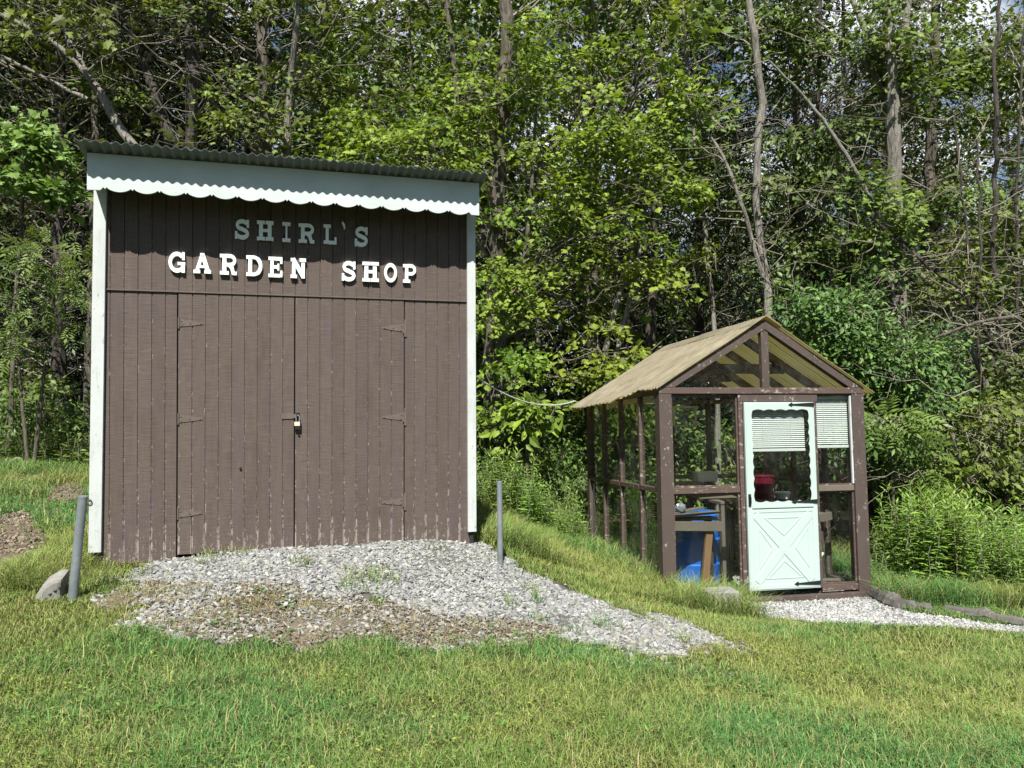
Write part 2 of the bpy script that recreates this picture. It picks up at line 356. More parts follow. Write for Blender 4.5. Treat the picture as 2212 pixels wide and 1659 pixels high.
POLY_SOIL = [patch(p) for p in ([(-60, 1130), (40, 1110), (85, 1135), (95, 1180), (60, 1215), (-60, 1240)], [(90, 1060), (150, 1045), (195, 1060), (195, 1080), (120, 1085)], [(30, 1035), (90, 1028), (110, 1040), (50, 1048)])]
def smooth_in(x, y, poly, jit, s):
    jx = (fbm(x * 3.1, y * 3.1, s) - .5) * jit * 2 + (vnoise(x * 14, y * 14, s + 5) - .5) * jit * .7; jy = (fbm(x * 3.1, y * 3.1, s + 9) - .5) * jit * 2
    return inpoly(x + jx, y + jy, poly)
def axis_pts(a, b, step, far):
    lo = -far; c = list(np.arange(a, b + 1e-6, step)); g = step; p = b; hi = []
    while p < far: g *= 1.25; p += g; hi.append(p)
    g = step; p = a; low = []
    while p > lo: g *= 1.25; p -= g; low.append(p)
    return np.array(low[::-1] + c + hi)
gx = axis_pts(-7, 7.5, .06, 320); gy = axis_pts(2.2, 12, .06, 320)
GX, GY = np.meshgrid(gx, gy); GZ = gz(GX, GY) + (fbm(GX * 3, GY * 3, 3) - .5) * .05 * (np.hypot(GX, GY - 6) < 12)
soil = np.zeros(GX.shape, bool)
for k, p_ in enumerate(POLY_SOIL): soil |= smooth_in(GX, GY, p_, .12, 30 + k)
GZ += soil * (fbm(GX * 5, GY * 5, 8) - .45) * .05
gre = smooth_in(GX, GY, POLY_GREY, .10, 11); dry = smooth_in(GX, GY, POLY_DRY, .15, 12); whi = smooth_in(GX, GY, POLY_WHITE, .05, 13)
inside = np.zeros(GX.shape, bool)
q = np.stack([GX - GH.o[0], GY - GH.o[1]], -1) @ GH.R[:2, :2]; inside = (q[..., 0] > 0) & (q[..., 0] < 2.3) & (q[..., 1] > -.02) & (q[..., 1] < 2.6)
wood = (GY > 10.6 + .5 * np.sin(GX)) | (GX > 6.5)
C = np.empty(GX.shape + (3,)); C[:] = (.058, .066, .022)
mott = fbm(GX * 4, GY * 4, 21)[..., None]
C = np.where(wood[..., None], np.array((.045, .034, .02)), C) * (.75 + .5 * mott)
C = np.where(dry[..., None], np.array((.19, .16, .118)) * (.7 + .6 * mott), C)
C = np.where(soil[..., None], np.array((.165, .13, .098)) * (.6 + .8 * mott), C)
C = np.where((gre | inside)[..., None], np.array((.15, .147, .138)) * (.7 + .5 * mott), C)
C = np.where(whi[..., None], np.array((.22, .218, .21)), C)
ny, nx = GX.shape; idx = np.arange(nx * ny).reshape(ny, nx)
qa, qb, qc, qd = idx[:-1, :-1].ravel(), idx[:-1, 1:].ravel(), idx[1:, 1:].ravel(), idx[1:, :-1].ravel()
def ground_mat():
    m, t, p = mat('earth and litter'); p.inputs['Roughness'].default_value = .95; p.inputs['Specular IOR Level'].default_value = .1
    a = N(t, 'ShaderNodeAttribute', attribute_name='Col'); n = noise(t, objvec(t), 45, 6, .7); n2 = noise(t, objvec(t, (1, 1, 1)), 160, 3, .7)
    c = mix(t, 1, a.outputs['Color'], ramp(t, n, [(.3, .6), (.7, 1.35)]), 'MULTIPLY')
    c = mix(t, 1, c, ramp(t, n2, [(.3, .65), (.7, 1.3)]), 'MULTIPLY'); setc(t, p, c)
    bump(t, p, mth(t, 'ADD', n, n2), .7, .02); return m
prop(trimesh('ground', np.stack([GX, GY, GZ], -1).reshape(-1, 3), np.concatenate([np.stack([qa, qb, qc], 1), np.stack([qa, qc, qd], 1)]), ground_mat(), colr=C.reshape(-1, 3), smooth=True),
     'sloping ground of lawn, bare earth and dark forest floor', 'ground', kind='structure')

# ------------------------------------------------------------------ the garden shop shed
shed = empty('garden_shed', SH.o, 'tall brown plank shed with white scalloped fascia and white wooden letters', 'shed', rot=SH.rot)
W_, D_, TOPZ = 3.02, 3.4, 3.08
SLOPE = .19
def siding(mb, x0, x1, z0, z1, y=0.0, th=.018, gw=.009, gd=.007):
    """grooved plywood: the groove pattern sits on a 0.1 m grid"""
    xs = [(x0, y)]; k = math.ceil((x0 + .012) / .1)
    while k * .1 < x1 - .012:
        c = k * .1; xs += [(c - gw / 2, y), (c - gw / 2 + .001, y + gd), (c + gw / 2 - .001, y + gd), (c + gw / 2, y)]; k += 1
    xs.append((x1, y)); n = len(xs)
    v = [(a, b, z0) for a, b in xs] + [(a, b, z1) for a, b in xs] + [(x0, y + th, z0), (x1, y + th, z0), (x0, y + th, z1), (x1, y + th, z1)]
    f = [(i, i + 1, n + i + 1, n + i) for i in range(n - 1)] + [(2 * n + 1, 2 * n, 2 * n + 2, 2 * n + 3), (0, n, 2 * n + 2, 2 * n), (n - 1, 2 * n + 1, 2 * n + 3, 2 * n - 1),
        tuple(range(n, 2 * n)) + (2 * n + 3, 2 * n + 2), tuple(range(n - 1, -1, -1)) + (2 * n, 2 * n + 1)]
    mb.add(v, f)
DX0, DXM0, DXM1, DX1, DZ0, DZ1 = .595, 1.488, 1.500, 2.405, .045, 2.143
b = MB(); siding(b, 0.0, .583, 0.0, 2.146); siding(b, 2.416, W_, .005, 2.146); siding(b, 0.0, W_, 2.156, TOPZ - .02, y=-.003); b.build('front_wall', M['siding'], shed)
MB().box(.55, 2.45, .02, .05, .03, 2.2).build('door_backing', M['dark'], shed)
b = MB().box(-.004, W_ + .004, -.014, .004, 2.146, 2.156); b.build('drip_flashing', M['hw'], shed)
# side and back walls
def side_wall(x0, x1):
    z1 = TOPZ - .03
    v = [(x, y, z) for x in (x0, x1) for y, z in ((.021, .01), (D_, .01), (D_, z1 - SLOPE * D_), (.021, z1))]
    return MB().add(v, [(0, 1, 2, 3), (7, 6, 5, 4), (0, 4, 5, 1), (1, 5, 6, 2), (2, 6, 7, 3), (3, 7, 4, 0)])
side_wall(0.0, .02).build('side_wall', M['siding'], shed); side_wall(W_ - .02, W_).build('side_wall', M['siding'], shed)
MB().box(0.0, W_, D_ + .002, D_ + .02, .01, TOPZ - .03 - SLOPE * D_).build('back_wall', M['siding'], shed)
MB().box(.03, W_ - .03, .06, D_ - .01, -.02, .03).build('floor', M['dark'], shed)
# corner boards
MB().box(-.040, .050, -.036, .05, .10, 2.99, .026).build('corner_trim', M['white'], shed, .003)
MB().box(W_ - .048, W_ + .028, -.036, .05, .107, 2.99, -.012).build('corner_trim', M['white'], shed, .003)
MB().box(-.004, .05, -.012, -.001, -.01, .10).build('tar_paper', M['tar'], shed); MB().box(W_ - .03, W_ + .004, -.012, -.001, .0, .107).build('tar_paper', M['tar'], shed)
MB().box(.02, .15, .01, .16, -.28, -.004).build('foundation_block', M['tar'], shed, .006); MB().box(.29, .62, .006, .12, -.22, -.006).build('foundation_block', M['concrete'], shed, .006)
MB().box(W_ - .28, W_ - .02, .01, .2, -.2, .0).build('foundation_block', M['concrete'], shed, .006)
MB().box(.0, W_, .05, .10, -.14, -.004).build('floor_joist', M['timber'], shed)
# fascia with scalloped lower edge
FX0, FX1, FB, FT, FY = -.004, 3.008, 2.865, 3.134, -.27
pts = [(FX0, FT), (FX0, FB - .008), (FX0 + .09, FB - .004)]
ns = 15; sw = (FX1 - FX0 - .20) / ns
for k in range(ns):
    x0 = FX0 + .11 + k * sw
    pts += [(x0 + .0, FB + .018), (x0 + .012, FB + .006), (x0 + .022, FB + .020)]
    for j in range(1, 12):
        a = math.pi * j / 12; pts.append((x0 + .022 + (sw - .022) * (j / 12), FB + .016 - .027 * math.sin(a) ** .8))
pts += [(FX1 - .088, FB + .016), (FX1 - .07, FB - .006), (FX1, FB - .008), (FX1, FT)]
MB().prism(pts, FY - .02, FY).build('fascia', M['fascia'], shed)
b = MB()
for xr in (FX0 + .002, FX1 - .022):
    v = [(x, y, z) for x in (xr, xr + .02) for y, z in ((FY + .002, FT - .16), (D_ + .1, FT - .16 - SLOPE * (D_ + .37)), (D_ + .1, FT - .004 - SLOPE * (D_ + .37)), (FY + .002, FT - .004))]
    b.add(v, [(0, 1, 2, 3), (7, 6, 5, 4), (0, 4, 5, 1), (1, 5, 6, 2), (2, 6, 7, 3), (3, 7, 4, 0)])
b.build('rake_board', M['white'], shed)
b = MB()
for k in range(6): 
    x = .25 + k * .51; v = [(xx, y, z) for xx in (x, x + .038) for y, z in ((FY + .003, FT - .1), (D_, FT - .1 - SLOPE * (D_ + .27)), (D_, FT - .02 - SLOPE * (D_ + .27)), (FY + .003, FT - .02))]
    b.add(v, [(0, 1, 2, 3), (7, 6, 5, 4), (0, 4, 5, 1), (1, 5, 6, 2), (2, 6, 7, 3), (3, 7, 4, 0)])
b.build('rafters', M['wood'], shed)
def corrugated(x0, x1, y0, y1, zf, period, amp, nper=8, th=.0012, front=None, ny=2):
    """sheet with ribs running along y; zf(x, y) its mid height, front(x) may trim y0"""
    n = int((x1 - x0) / period * nper) + 1; xs = np.linspace(x0, x1, n); mb = MB(); v = []; f = []
    for s_ in (1, -1):
        for j in range(ny):
            for x in xs:
                ya = front(x) if front else y0; y = ya + (y1 - ya) * j / (ny - 1)
                v.append((x, y, zf(x, y) + amp * math.sin(2 * math.pi * x / period) + s_ * th / 2))
    half = n * ny
    for j in range(ny - 1):
        for i in range(n - 1):
            a = j * n + i; f += [(a, a + 1, a + n + 1, a + n), (half + a + n, half + a + n + 1, half + a + 1, half + a)]
    for i in range(n - 1):
        f += [(i, half + i, half + i + 1, i + 1), (half - n + i + 1, 2 * half - n + i + 1, 2 * half - n + i, half - n + i)]
    for j in range(ny - 1):
        f += [(j * n + n, half + j * n + n, half + j * n, j * n), (j * n + n - 1, half + j * n + n - 1, half + j * n + 2 * n - 1, j * n + 2 * n - 1)]
    return mb.add(v, f)
zr = lambda x, y: FT + .012 - SLOPE * (y - FY)
b = corrugated(-.055, 3.05, -.445, D_ + .2, zr, .068, .0095, 8, .002)
for xs_ in (.70, 1.42, 2.14, 2.88):     # lapped sheets show as a thin step
    b2 = corrugated(xs_, xs_ + .05, -.447, D_ + .2, lambda x, y: zr(x, y) - .004, .068, .0095, 8, .002); b.add(b2.v, b2.f)
b.build('roof', M['roof'], shed, smooth=2)
# the two doors with their strap hinges
def sdoor(x0, x1, hinge_x, sgn):
    b = MB(); siding(b, x0, x1, DZ0, DZ1, y=-.004, th=.022); d = b.build('door', M['siding'], shed)
    for zc in ((1.90, 1.13, .37) if sgn > 0 else (1.90, 1.13, .395)):
        h = MB(); L = .185 * sgn
        h.prism([(hinge_x, zc + .033), (hinge_x, zc - .033), (hinge_x + L, zc - .009), (hinge_x + L, zc + .009)][::(1 if sgn > 0 else -1)], -.0085, -.0045)
        if sgn < 0: h.box(hinge_x + .004, hinge_x + .024, -.0095, -.004, zc - .075, zc + .075)
        h.tube([(hinge_x + .003 * sgn, -.010, zc - .045), (hinge_x + .003 * sgn, -.010, zc + .045)], .007, 8)
        for fx, fz in ((.02, .018), (.025, -.018), (.09, .0), (.165, .0)):
            h.lathe([(.006, 0), (.006, .002), (.003, .004)], 8) if False else h.box(hinge_x + fx * sgn - .005, hinge_x + fx * sgn + .005, -.0125, -.008, zc + fz - .005, zc + fz + .005)
        h.build('hinge', M['hw'], d)
    return d
dl = sdoor(DX0, DXM0, DX0, 1); dr = sdoor(DXM1, DX1, DX1, -1)
b = MB().box(1.392, 1.478, -.011, -.004, 1.122, 1.168).box(1.478, 1.515, -.0135, -.0085, 1.128, 1.162); b.build('hasp', M['hw'], dl)
b = MB().box(1.502, 1.535, -.008, -.004, 1.118, 1.172); b.tube([(1.512, -.006, 1.155), (1.512, -.03, 1.15), (1.512, -.03, 1.135), (1.512, -.006, 1.13)], .004, 8); b.build('staple', M['black'], dr)
b = MB().box(1.07, 1.076, -.008, 0, .72, .728); b.tube([(1.070, -.003, .72), (1.070, -.016, .72)], .010, 10); b.build('bolt_head', M['black'], dl)
MB().tube([(1.53, -.003, .985), (1.53, -.014, .985)], .009, 8).build('bolt_head', M['black'], dr)
# padlock hanging in the staple
lk = empty('padlock', SH.world(1.512, -.022, 1.04), 'small black padlock with pale sticker hanging from the door hasp', 'padlock', rot=SH.rot)
MB().box(-.017, .033, -.012, .012, -.012, .062).build('body', M['black'], lk, .006)
MB().tube([(-.005, 0, .06), (-.005, 0, .095), (.002, 0, .11), (.014, 0, .11), (.021, 0, .095), (.021, 0, .06)], .0045, 8).build('shackle', M['steel'], lk)
MB().box(-.020, .024, -.0145, -.0125, .025, .058).build('sticker', M['label'], lk)
# iron ring on the left corner board
b = MB(); c_ = SH.loc(193, 1084, -.04)
b.tube([(c_[0] + .018 * math.cos(a), -.045, c_[2] + .018 * math.sin(a)) for a in np.linspace(0, 2 * math.pi, 15)], .0035, 6); b.build('ring', M['rust'], shed)

# slab serif letters, each a part of the shed; pieces are set 2 mm apart in depth where they cross
def arc(cx, cy, rx, ry, a0, a1, n=14): return [(cx + rx * math.cos(R(a0 + (a1 - a0) * i / n)), cy + ry * math.sin(R(a0 + (a1 - a0) * i / n))) for i in range(n + 1)]
def stroke(path, wd):
    L, Rr = [], []; n = len(path)
    for i, (x, y) in enumerate(path):
        x0, y0 = path[max(i - 1, 0)]; x1, y1 = path[min(i + 1, n - 1)]; dx, dy = x1 - x0, y1 - y0; l = math.hypot(dx, dy) or 1
        wv = wd[min(i, len(wd) - 1)] if hasattr(wd, '__len__') else wd
        L.append((x - dy / l * wv / 2, y + dx / l * wv / 2)); Rr.append((x + dy / l * wv / 2, y - dx / l * wv / 2))
    return [('q', L, Rr)]
def rect(x0, x1, y0, y1): return [('q', [(x0, y0), (x0, y1)], [(x1, y0), (x1, y1)])]
def letter_pieces(ch):
    t, s = .23, .17        # stem and slab thickness, in a unit box
    stem = lambda xc: rect(xc - t / 2, xc + t / 2, 0, 1); slab = lambda xc, y, w_=.5: rect(xc - w_ / 2, xc + w_ / 2, y, y + s)
    if ch == 'I': return stem(.5) + rect(0, 1, 0, s) + rect(0, 1, 1 - s, 1)
    if ch == 'H': return stem(.24) + stem(.76) + rect(.2, .8, .43, .58) + slab(.24, 0, .48) + slab(.24, 1 - s, .48) + slab(.76, 0, .48) + slab(.76, 1 - s, .48)
    if ch == 'L': return stem(.28) + rect(0, 1, 0, s) + rect(0, .56, 1 - s, 1) + rect(.84, 1, .05, .36)
    if ch == 'E': return stem(.24) + rect(0, .96, 0, s) + rect(0, .96, 1 - s, 1) + rect(.3, .74, .43, .58) + rect(.81, .97, .04, .33) + rect(.81, .97, .67, .96) + rect(.62, .75, .34, .67)
    if ch == 'N': return stem(.2) + stem(.82) + stroke([(.16, .96), (.84, .06)], .25) + slab(.2, 0, .42) + rect(0, .3, 1 - s, 1) + slab(.8, 1 - s, .42)
    if ch == 'A': return stroke([(.5, .97), (.16, .04)], .19) + stroke([(.5, .97), (.84, .04)], .24) + rect(.28, .74, .27, .40) + rect(0, .38, 0, s) + rect(.62, 1, 0, s) + rect(.38, .62, .88, 1)
    if ch == 'P' or ch == 'R':
        pc = stem(.26) + rect(0, .56, 1 - s, 1) + rect(0, .52, 0, s) + stroke([(.3, .915)] + arc(.58, .70, .28, .215, 90, -90) + [(.3, .485)], .18)
        if ch == 'R': pc += stroke([(.52, .5), (.7, .34), (.78, .08), (.98, .07)], [.2, .22, .22, .17])
        return pc
    if ch == 'D': return stem(.24) + stroke([(0, .915), (.45, .915)] + arc(.45, .5, .43, .415, 90, -90, 18) + [(0, .085)], [.17] * 6 + [.22] * 11 + [.17] * 4)
    if ch == 'O': return stroke(arc(.5, .5, .385, .42, 0, 360, 28), .2)
    if ch == 'G': return stroke(arc(.52, .5, .40, .41, 42, 330, 24), .2) + rect(.56, 1.0, .37, .51) + rect(.78, .98, .0, .44) + rect(.82, .97, .62, 1.0)
    if ch == 'S': return stroke(arc(.5, .715, .33, .20, 20, 270, 14) + arc(.5, .275, .36, .20, 80, -160, 14), .21) + rect(.80, .96, .60, 1.0) + rect(.02, .18, .0, .38)
    if ch == '`': return stroke([(.15, .95), (.6, .55), (.8, .08)], [.35, .45, .3])
letters = [('S', 507, 539, 474, 515.5), ('H', 555, 591, 477, 519), ('I', 610, 627.5, 480, 522), ('R', 645, 680, 483, 524.5), ('L', 699, 727, 485, 527), ('`', 738, 747, 479, 495.5), ('S', 766, 795.5, 490, 531.5),
    ('G', 363, 400, 544, 588.5), ('A', 418, 456, 547, 590.5), ('R', 475, 512, 549, 593.5), ('D', 532, 567, 552, 596.5), ('E', 580, 611, 555, 599), ('N', 628, 660.5, 558, 601), ('S', 738, 769, 564.5, 606.5), ('H', 783, 818, 566, 608.5), ('O', 829.5, 858, 569, 609), ('P', 871, 900, 571, 611)]
for ch, x0, x1, y0, y1 in letters:
    p, q_ = SH.loc(x0, (y0 + y1) / 2, -.03), SH.loc(x1, (y0 + y1) / 2, -.03); zt, zb = SH.loc((x0 + x1) / 2, y0, -.03)[2], SH.loc((x0 + x1) / 2, y1, -.03)[2]
    sx, sz = q_[0] - p[0], zt - zb; b = MB()
    for k, (_, La, Ra) in enumerate(letter_pieces(ch)):
        y_f = -.030 - .0012 * k; n = len(La); v = []
        for y in (y_f, -.003 - .0003 * k):
            v += [(p[0] + a * sx, y, zb + c * sz) for a, c in La] + [(p[0] + a * sx, y, zb + c * sz) for a, c in Ra]
        f = []
        for i in range(n - 1):
            f += [(i, i + 1, n + i + 1, n + i), (2 * n + i + 1, 2 * n + i, 3 * n + i, 3 * n + i + 1), (i + 1, i, 2 * n + i, 2 * n + i + 1), (n + i, n + i + 1, 3 * n + i + 1, 3 * n + i)]
        f += [(0, n, 3 * n, 2 * n), (n - 1, 3 * n - 1, 4 * n - 1, 2 * n - 1)]; b.add(v, f)
    b.build('letter', M['letter'], shed)

# ------------------------------------------------------------------ the greenhouse
gh = empty('greenhouse', GH.o, 'small weathered brown greenhouse with corrugated gable roof and white door', 'greenhouse', rot=GH.rot)
GW, GL, FZ, EZ, AZ = 2.32, 2.6, -.13, 1.95, 2.735
MID = GW / 2 + .03
def gbox(name, m, *a, bev=.004, **k): return MB().box(*a, **k).build(name, M[m], gh, bev)
gbox('corner_post', 'brown', 0.0, .135, -.02, .11, FZ - .1, EZ)
gbox('corner_post', 'brown', GW - .145, GW, -.02, .11, FZ - .02, EZ)
gbox('corner_post', 'brown', 0.01, .10, GL - .09, GL, FZ - .1, EZ)
gbox('corner_post', 'brown', GW - .1, GW - .01, GL - .09, GL, FZ - .1, EZ)
gbox('front_beam', 'rail', .0, GW, -.024, .09, EZ + .002, EZ + .065)
gbox('door_header', 'brown', .868, 1.775, -.012, .07, 1.868, EZ)
gbox('door_jamb', 'rail', .868, .912, -.015, .08, FZ + .06, 1.866)
gbox('door_jamb', 'brown', 1.716, 1.756, -.013, .08, FZ + .06, 1.866)
gbox('mid_rail', 'rail', .136, .866, -.006, .07, .935, .998)
gbox('mid_rail', 'wood', 1.758, GW - .146, -.006, .07, .925, .985)
gbox('sill', 'rail', .136, .866, -.012, .09, FZ + .0, FZ + .06)
gbox('sill', 'rail', 1.758, GW - .146, -.008, .09, FZ + .02, FZ + .085)
gbox('threshold', 'brown', .80, GW + .02, -.06, .07, FZ - .06, FZ + .0)
gbox('skid', 'timber', .75, GW - .02, -.03, .10, FZ - .2, FZ - .062)
gbox('back_beam', 'rail', .0, GW, GL - .08, GL, EZ + .002, EZ + .06)
gbox('back_rail', 'brown', .1, GW - .1, GL - .06, GL - .01, .93, .985)
gbox('back_sill', 'brown', .1, GW - .1, GL - .06, GL - .01, FZ, FZ + .08)
for x in (.62, 1.18, 1.72): gbox('stud', 'brown', x, x + .06, GL - .065, GL - .005, FZ + .082, EZ)
SY = [.62, 1.27, 1.92]
for xs, nm in ((.02, 0), (GW - .09, 1)):
    for y in SY: gbox('stud', 'rail', xs, xs + .06, y, y + .05, FZ + .07, EZ)
    ys = [.112] + [v for y in SY for v in (y, y + .05)] + [GL - .092]
    for k in range(0, len(ys), 2):
        gbox('side_rail', 'rail', xs - .004, xs + .064, ys[k] + .001, ys[k + 1] - .001, .945, .995)
        gbox('side_sill', 'rail', xs - .004, xs + .064, ys[k] + .001, ys[k + 1] - .001, FZ, FZ + .066)
        for z0, z1 in ((FZ + .067, .944), (.996, EZ - .001)):
            MB().box(xs + .025, xs + .029, ys[k] + .002, ys[k + 1] - .002, z0, z1).build('window_pane', M['side_glass'], gh)
    gbox('wall_plate', 'brown', xs, xs + .075, .112, GL - .082, EZ + .003, EZ + .05)
for x0, x1, z0, z1 in ((.136, .866, FZ + .062, .934), (.136, .866, .999, EZ - .002), (1.758, GW - .146, FZ + .087, .924), (1.758, GW - .146, .986, EZ - .002)):
    MB().box(x0, x1, .03, .034, z0, z1).build('window_pane', M['glass'], gh)
    b = MB(); s = .016
    b.box(x0, x0 + s, .012, .029, z0, z1).box(x1 - s, x1, .012, .029, z0, z1).box(x0 + s, x1 - s, .012, .029, z0, z0 + s).box(x0 + s, x1 - s, .012, .029, z1 - s, z1); b.build('window_bead', M['rail'], gh)
MB().box(GW - .165, GW - .147, -.010, .011, 1.0, EZ - .02).build('window_bead', M['white'], gh)
for x0, x1 in ((.102, .618), (.682, 1.178), (1.242, 1.718), (1.782, GW - .102)):
    for z0, z1 in ((FZ + .082, .928), (.987, EZ - .002)): MB().box(x0, x1, GL - .03, GL - .026, z0, z1).build('window_pane', M['glass'], gh)
# gable, rafters, ties
TS = (AZ - EZ - .05) / MID
def rafter(y0, y1, dep, m, name='rafter', lift=0):
    for sg in (-1, 1):
        xe = 0.0 if sg < 0 else GW; ze = EZ + .066 + lift; za = AZ - .004 + lift; ln = dep * math.sqrt(1 + TS * TS)
        xa = MID + (-.0008 if sg < 0 else .0008)
        b = MB().prism([(xe, ze), (xa, za), (xa, za - ln), (xe + sg * -1 * max(0, (ln - .0) / TS) , ze)] if ln / TS < 1.1 else [(xe, ze), (xa, za), (xa, za - ln)], y0, y1)
        b.build(name, M[m], gh)
rafter(-.026, .05, .085, 'brown', 'gable_rafter')
rafter(GL - .05, GL, .08, 'brown', 'gable_rafter')
for y in (.62, 1.27, 1.92): rafter(y, y + .045, .085, 'rail')
gbox('king_post', 'brown', MID - .042, MID + .042, -.016, .045, EZ + .066, AZ - .105)
for y in (.668, 1.97): gbox('collar_tie', 'rail', MID - .62, MID + .62, y, y + .04, 2.22, 2.33)
gbox('tie_beam', 'brown', .08, GW - .08, 1.322, 1.365, EZ + .02, EZ + .11)
for sg in (-1, 1):   # gable glass, one triangle either side of the king post
    xe, xk = (.14, MID - .045) if sg < 0 else (GW - .14, MID + .045)
    zt = EZ + .066 + abs(xk - (0 if sg < 0 else GW)) * TS - .10
    MB().prism([(xe, EZ + .068), (xk, EZ + .068), (xk, zt)], .02, .024).build('gable_pane', M['glass'], gh)
# roof sheets, ribs running down the slope
def roof_sheet(sg):
    n = int((GL + .16) / .032 * 6); ys = np.linspace(-.06, GL + .1, n); mb = MB(); v = []; f = []; nu = 7
    for s_ in (1, -1):
        for j in range(nu):
            for y in ys:
                if sg < 0:
                    lo = -.02 - .01 * math.sin(9 * y) if y < .52 else (-.02 - (y - .52) * .5 if y < .9 else -.185 + .012 * math.sin(5 * y))
                    if .80 < y < .9: lo = -.10
                    xa = MID - .0
                    x = lo + (xa - lo) * j / (nu - 1); z = EZ + .075 + x * TS
                else:
                    lo = GW + .11; x = lo + (MID - lo) * j / (nu - 1); z = EZ + .075 + (GW - x) * (AZ - EZ - .05) / (GW - MID)
                rag = .004 * math.sin(y * 37) + .006 * math.sin(x * 6 + y * 3)
                v.append((x, y, z + .0095 * math.sin(2 * math.pi * y / .032 * .5) * 1.0 + s_ * .001 + rag * (1 if j == 0 else .6)))
    half = n * nu
    for j in range(nu - 1):
        for i in range(n - 1):
            a = j * n + i; f += [(a, a + 1, a + n + 1, a + n), (half + a + n, half + a + n + 1, half + a + 1, half + a)]
    for i in range(n - 1):
        f += [(i, half + i, half + i + 1, i + 1), (half - n + i + 1, 2 * half - n + i + 1, 2 * half - n + i, half - n + i)]
    for j in range(nu - 1):
        f += [(j * n + n, half + j * n + n, half + j * n, j * n), (j * n + n - 1, half + j * n + n - 1, half + j * n + 2 * n - 1, j * n + 2 * n - 1)]
    return mb.add(v, f).build('roof_panel', M['fibre'], gh, smooth=2)
roof_sheet(-1); roof_sheet(1)
b = MB()
for sg in (-1, 1):
    for y0, y1, dz in ((-.07, .78, .0), (.79, 1.5, .006), (1.48, GL + .08, .0)):
        wv = .17; a0 = (MID, AZ + .036 + dz); a1 = (MID + sg * wv, AZ + .036 + dz - wv * TS)
        b.prism([a0, a1, (a1[0], a1[1] - .006), (a0[0], a0[1] - .006)][::sg], y0, y1)
b.build('ridge_cap', M['fibre'], gh)
# the white storm door
dx0, dx1, dz0, dz1 = .918, 1.712, -.062, 1.862
dr_ = MB()
wx0, wx1, wz0, wz1 = 1.005, 1.632, .845, 1.775
def rect_loop(x0, x1, z0, z1, n, bulge=0, cnt=(5, 8)):
    lp = []
    for (ax, az), (bx, bz), nx_, nz_, c in (((x0, z0), (x1, z0), 0, -1, cnt[0]), ((x1, z0), (x1, z1), 1, 0, cnt[1]), ((x1, z1), (x0, z1), 0, 1, cnt[0]), ((x0, z1), (x0, z0), -1, 0, cnt[1])):
        for i in range(n):
            t_ = i / n; bu = bulge * abs(math.sin(math.pi * t_ * c)) if bulge else 0
            lp.append((ax + (bx - ax) * t_ + nx_ * bu, az + (bz - az) * t_ + nz_ * bu))
    return lp
n_ = 40
dr_.ring(rect_loop(dx0, dx1, .79, dz1, n_), rect_loop(wx0 - .03, wx1 + .03, wz0 - .03, wz1 + .03, n_), -.045, -.01)
dr_.box(dx0, dx1, -.045, -.01, dz0, .79)
door = dr_.build('door', M['door'], gh, .004)
MB().ring(rect_loop(wx0 - .045, wx1 + .045, wz0 - .045, wz1 + .045, n_), rect_loop(wx0, wx1, wz0, wz1, n_, .013), -.052, -.046).build('scalloped_trim', M['door'], door)
MB().ring(rect_loop(dx0 + .012, dx1 - .012, dz0 + .012, dz1 - .012, n_), rect_loop(dx0 + .055, dx1 - .055, dz0 + .055, dz1 - .055, n_), -.050, -.0445).build('edge_moulding', M['door'], door, .003)
MB().box(wx0 - .028, wx1 + .028, -.028, -.024, wz0 - .028, wz1 + .028).build('window_pane', M['glass'], door)
px0, px1, pz0, pz1 = .985, 1.645, .0, .725
b = MB().ring(rect_loop(px0 - .03, px1 + .03, pz0 - .03, pz1 + .03, 4), rect_loop(px0, px1, pz0, pz1, 4), -.049, -.0445)
xm, zm = (px0 + px1) / 2, (pz0 + pz1) / 2
b.bar((px0 + .02, -.0468, pz0 + .02), (px1 - .02, -.0468, pz1 - .02), .007, .085, up=(-1, 0, 1)); b.bar((px0 + .02, -.0476, pz1 - .02), (px1 - .02, -.0476, pz0 + .02), .007, .085, up=(1, 0, 1))
g_ = .085
for tri in ([(xm - .22, pz1 - .05), (xm + .22, pz1 - .05), (xm, zm + .12)], [(xm - .22, pz0 + .05), (xm, zm - .12), (xm + .22, pz0 + .05)], [(px0 + .05, zm + .22), (xm - .12, zm), (px0 + .05, zm - .22)], [(px1 - .05, zm + .22), (px1 - .05, zm - .22), (xm + .12, zm)]):
    cx_, cz_ = sum(t_[0] for t_ in tri) / 3, sum(t_[1] for t_ in tri) / 3
    b.ring(tri, [(cx_ + (x - cx_) * .82, cz_ + (z - cz_) * .82) for x, z in tri], -.049, -.0445)
b.build('crossbuck_panel', M['door'], door, .003)
MB().box(dx0 + .05, dx1 - .05, -.056, -.046, .772, .80).build('door_rail', M['door'], door, .002)
for zc in (1.838, .83, -.005):
    MB().prism([(1.705, zc + .02), (1.46, zc + .006), (1.45, zc + .02), (1.41, zc), (1.45, zc - .02), (1.46, zc - .006), (1.705, zc - .02)], -.061, -.057).build('hinge', M['black'], door)
b = MB().box(.928, .955, -.062, -.056, .80, .92); b.tube([(.94, -.062, .905), (.94, -.085, .89), (.94, -.085, .83), (.94, -.062, .815)], .006, 8); b.build('handle', M['black'], door)
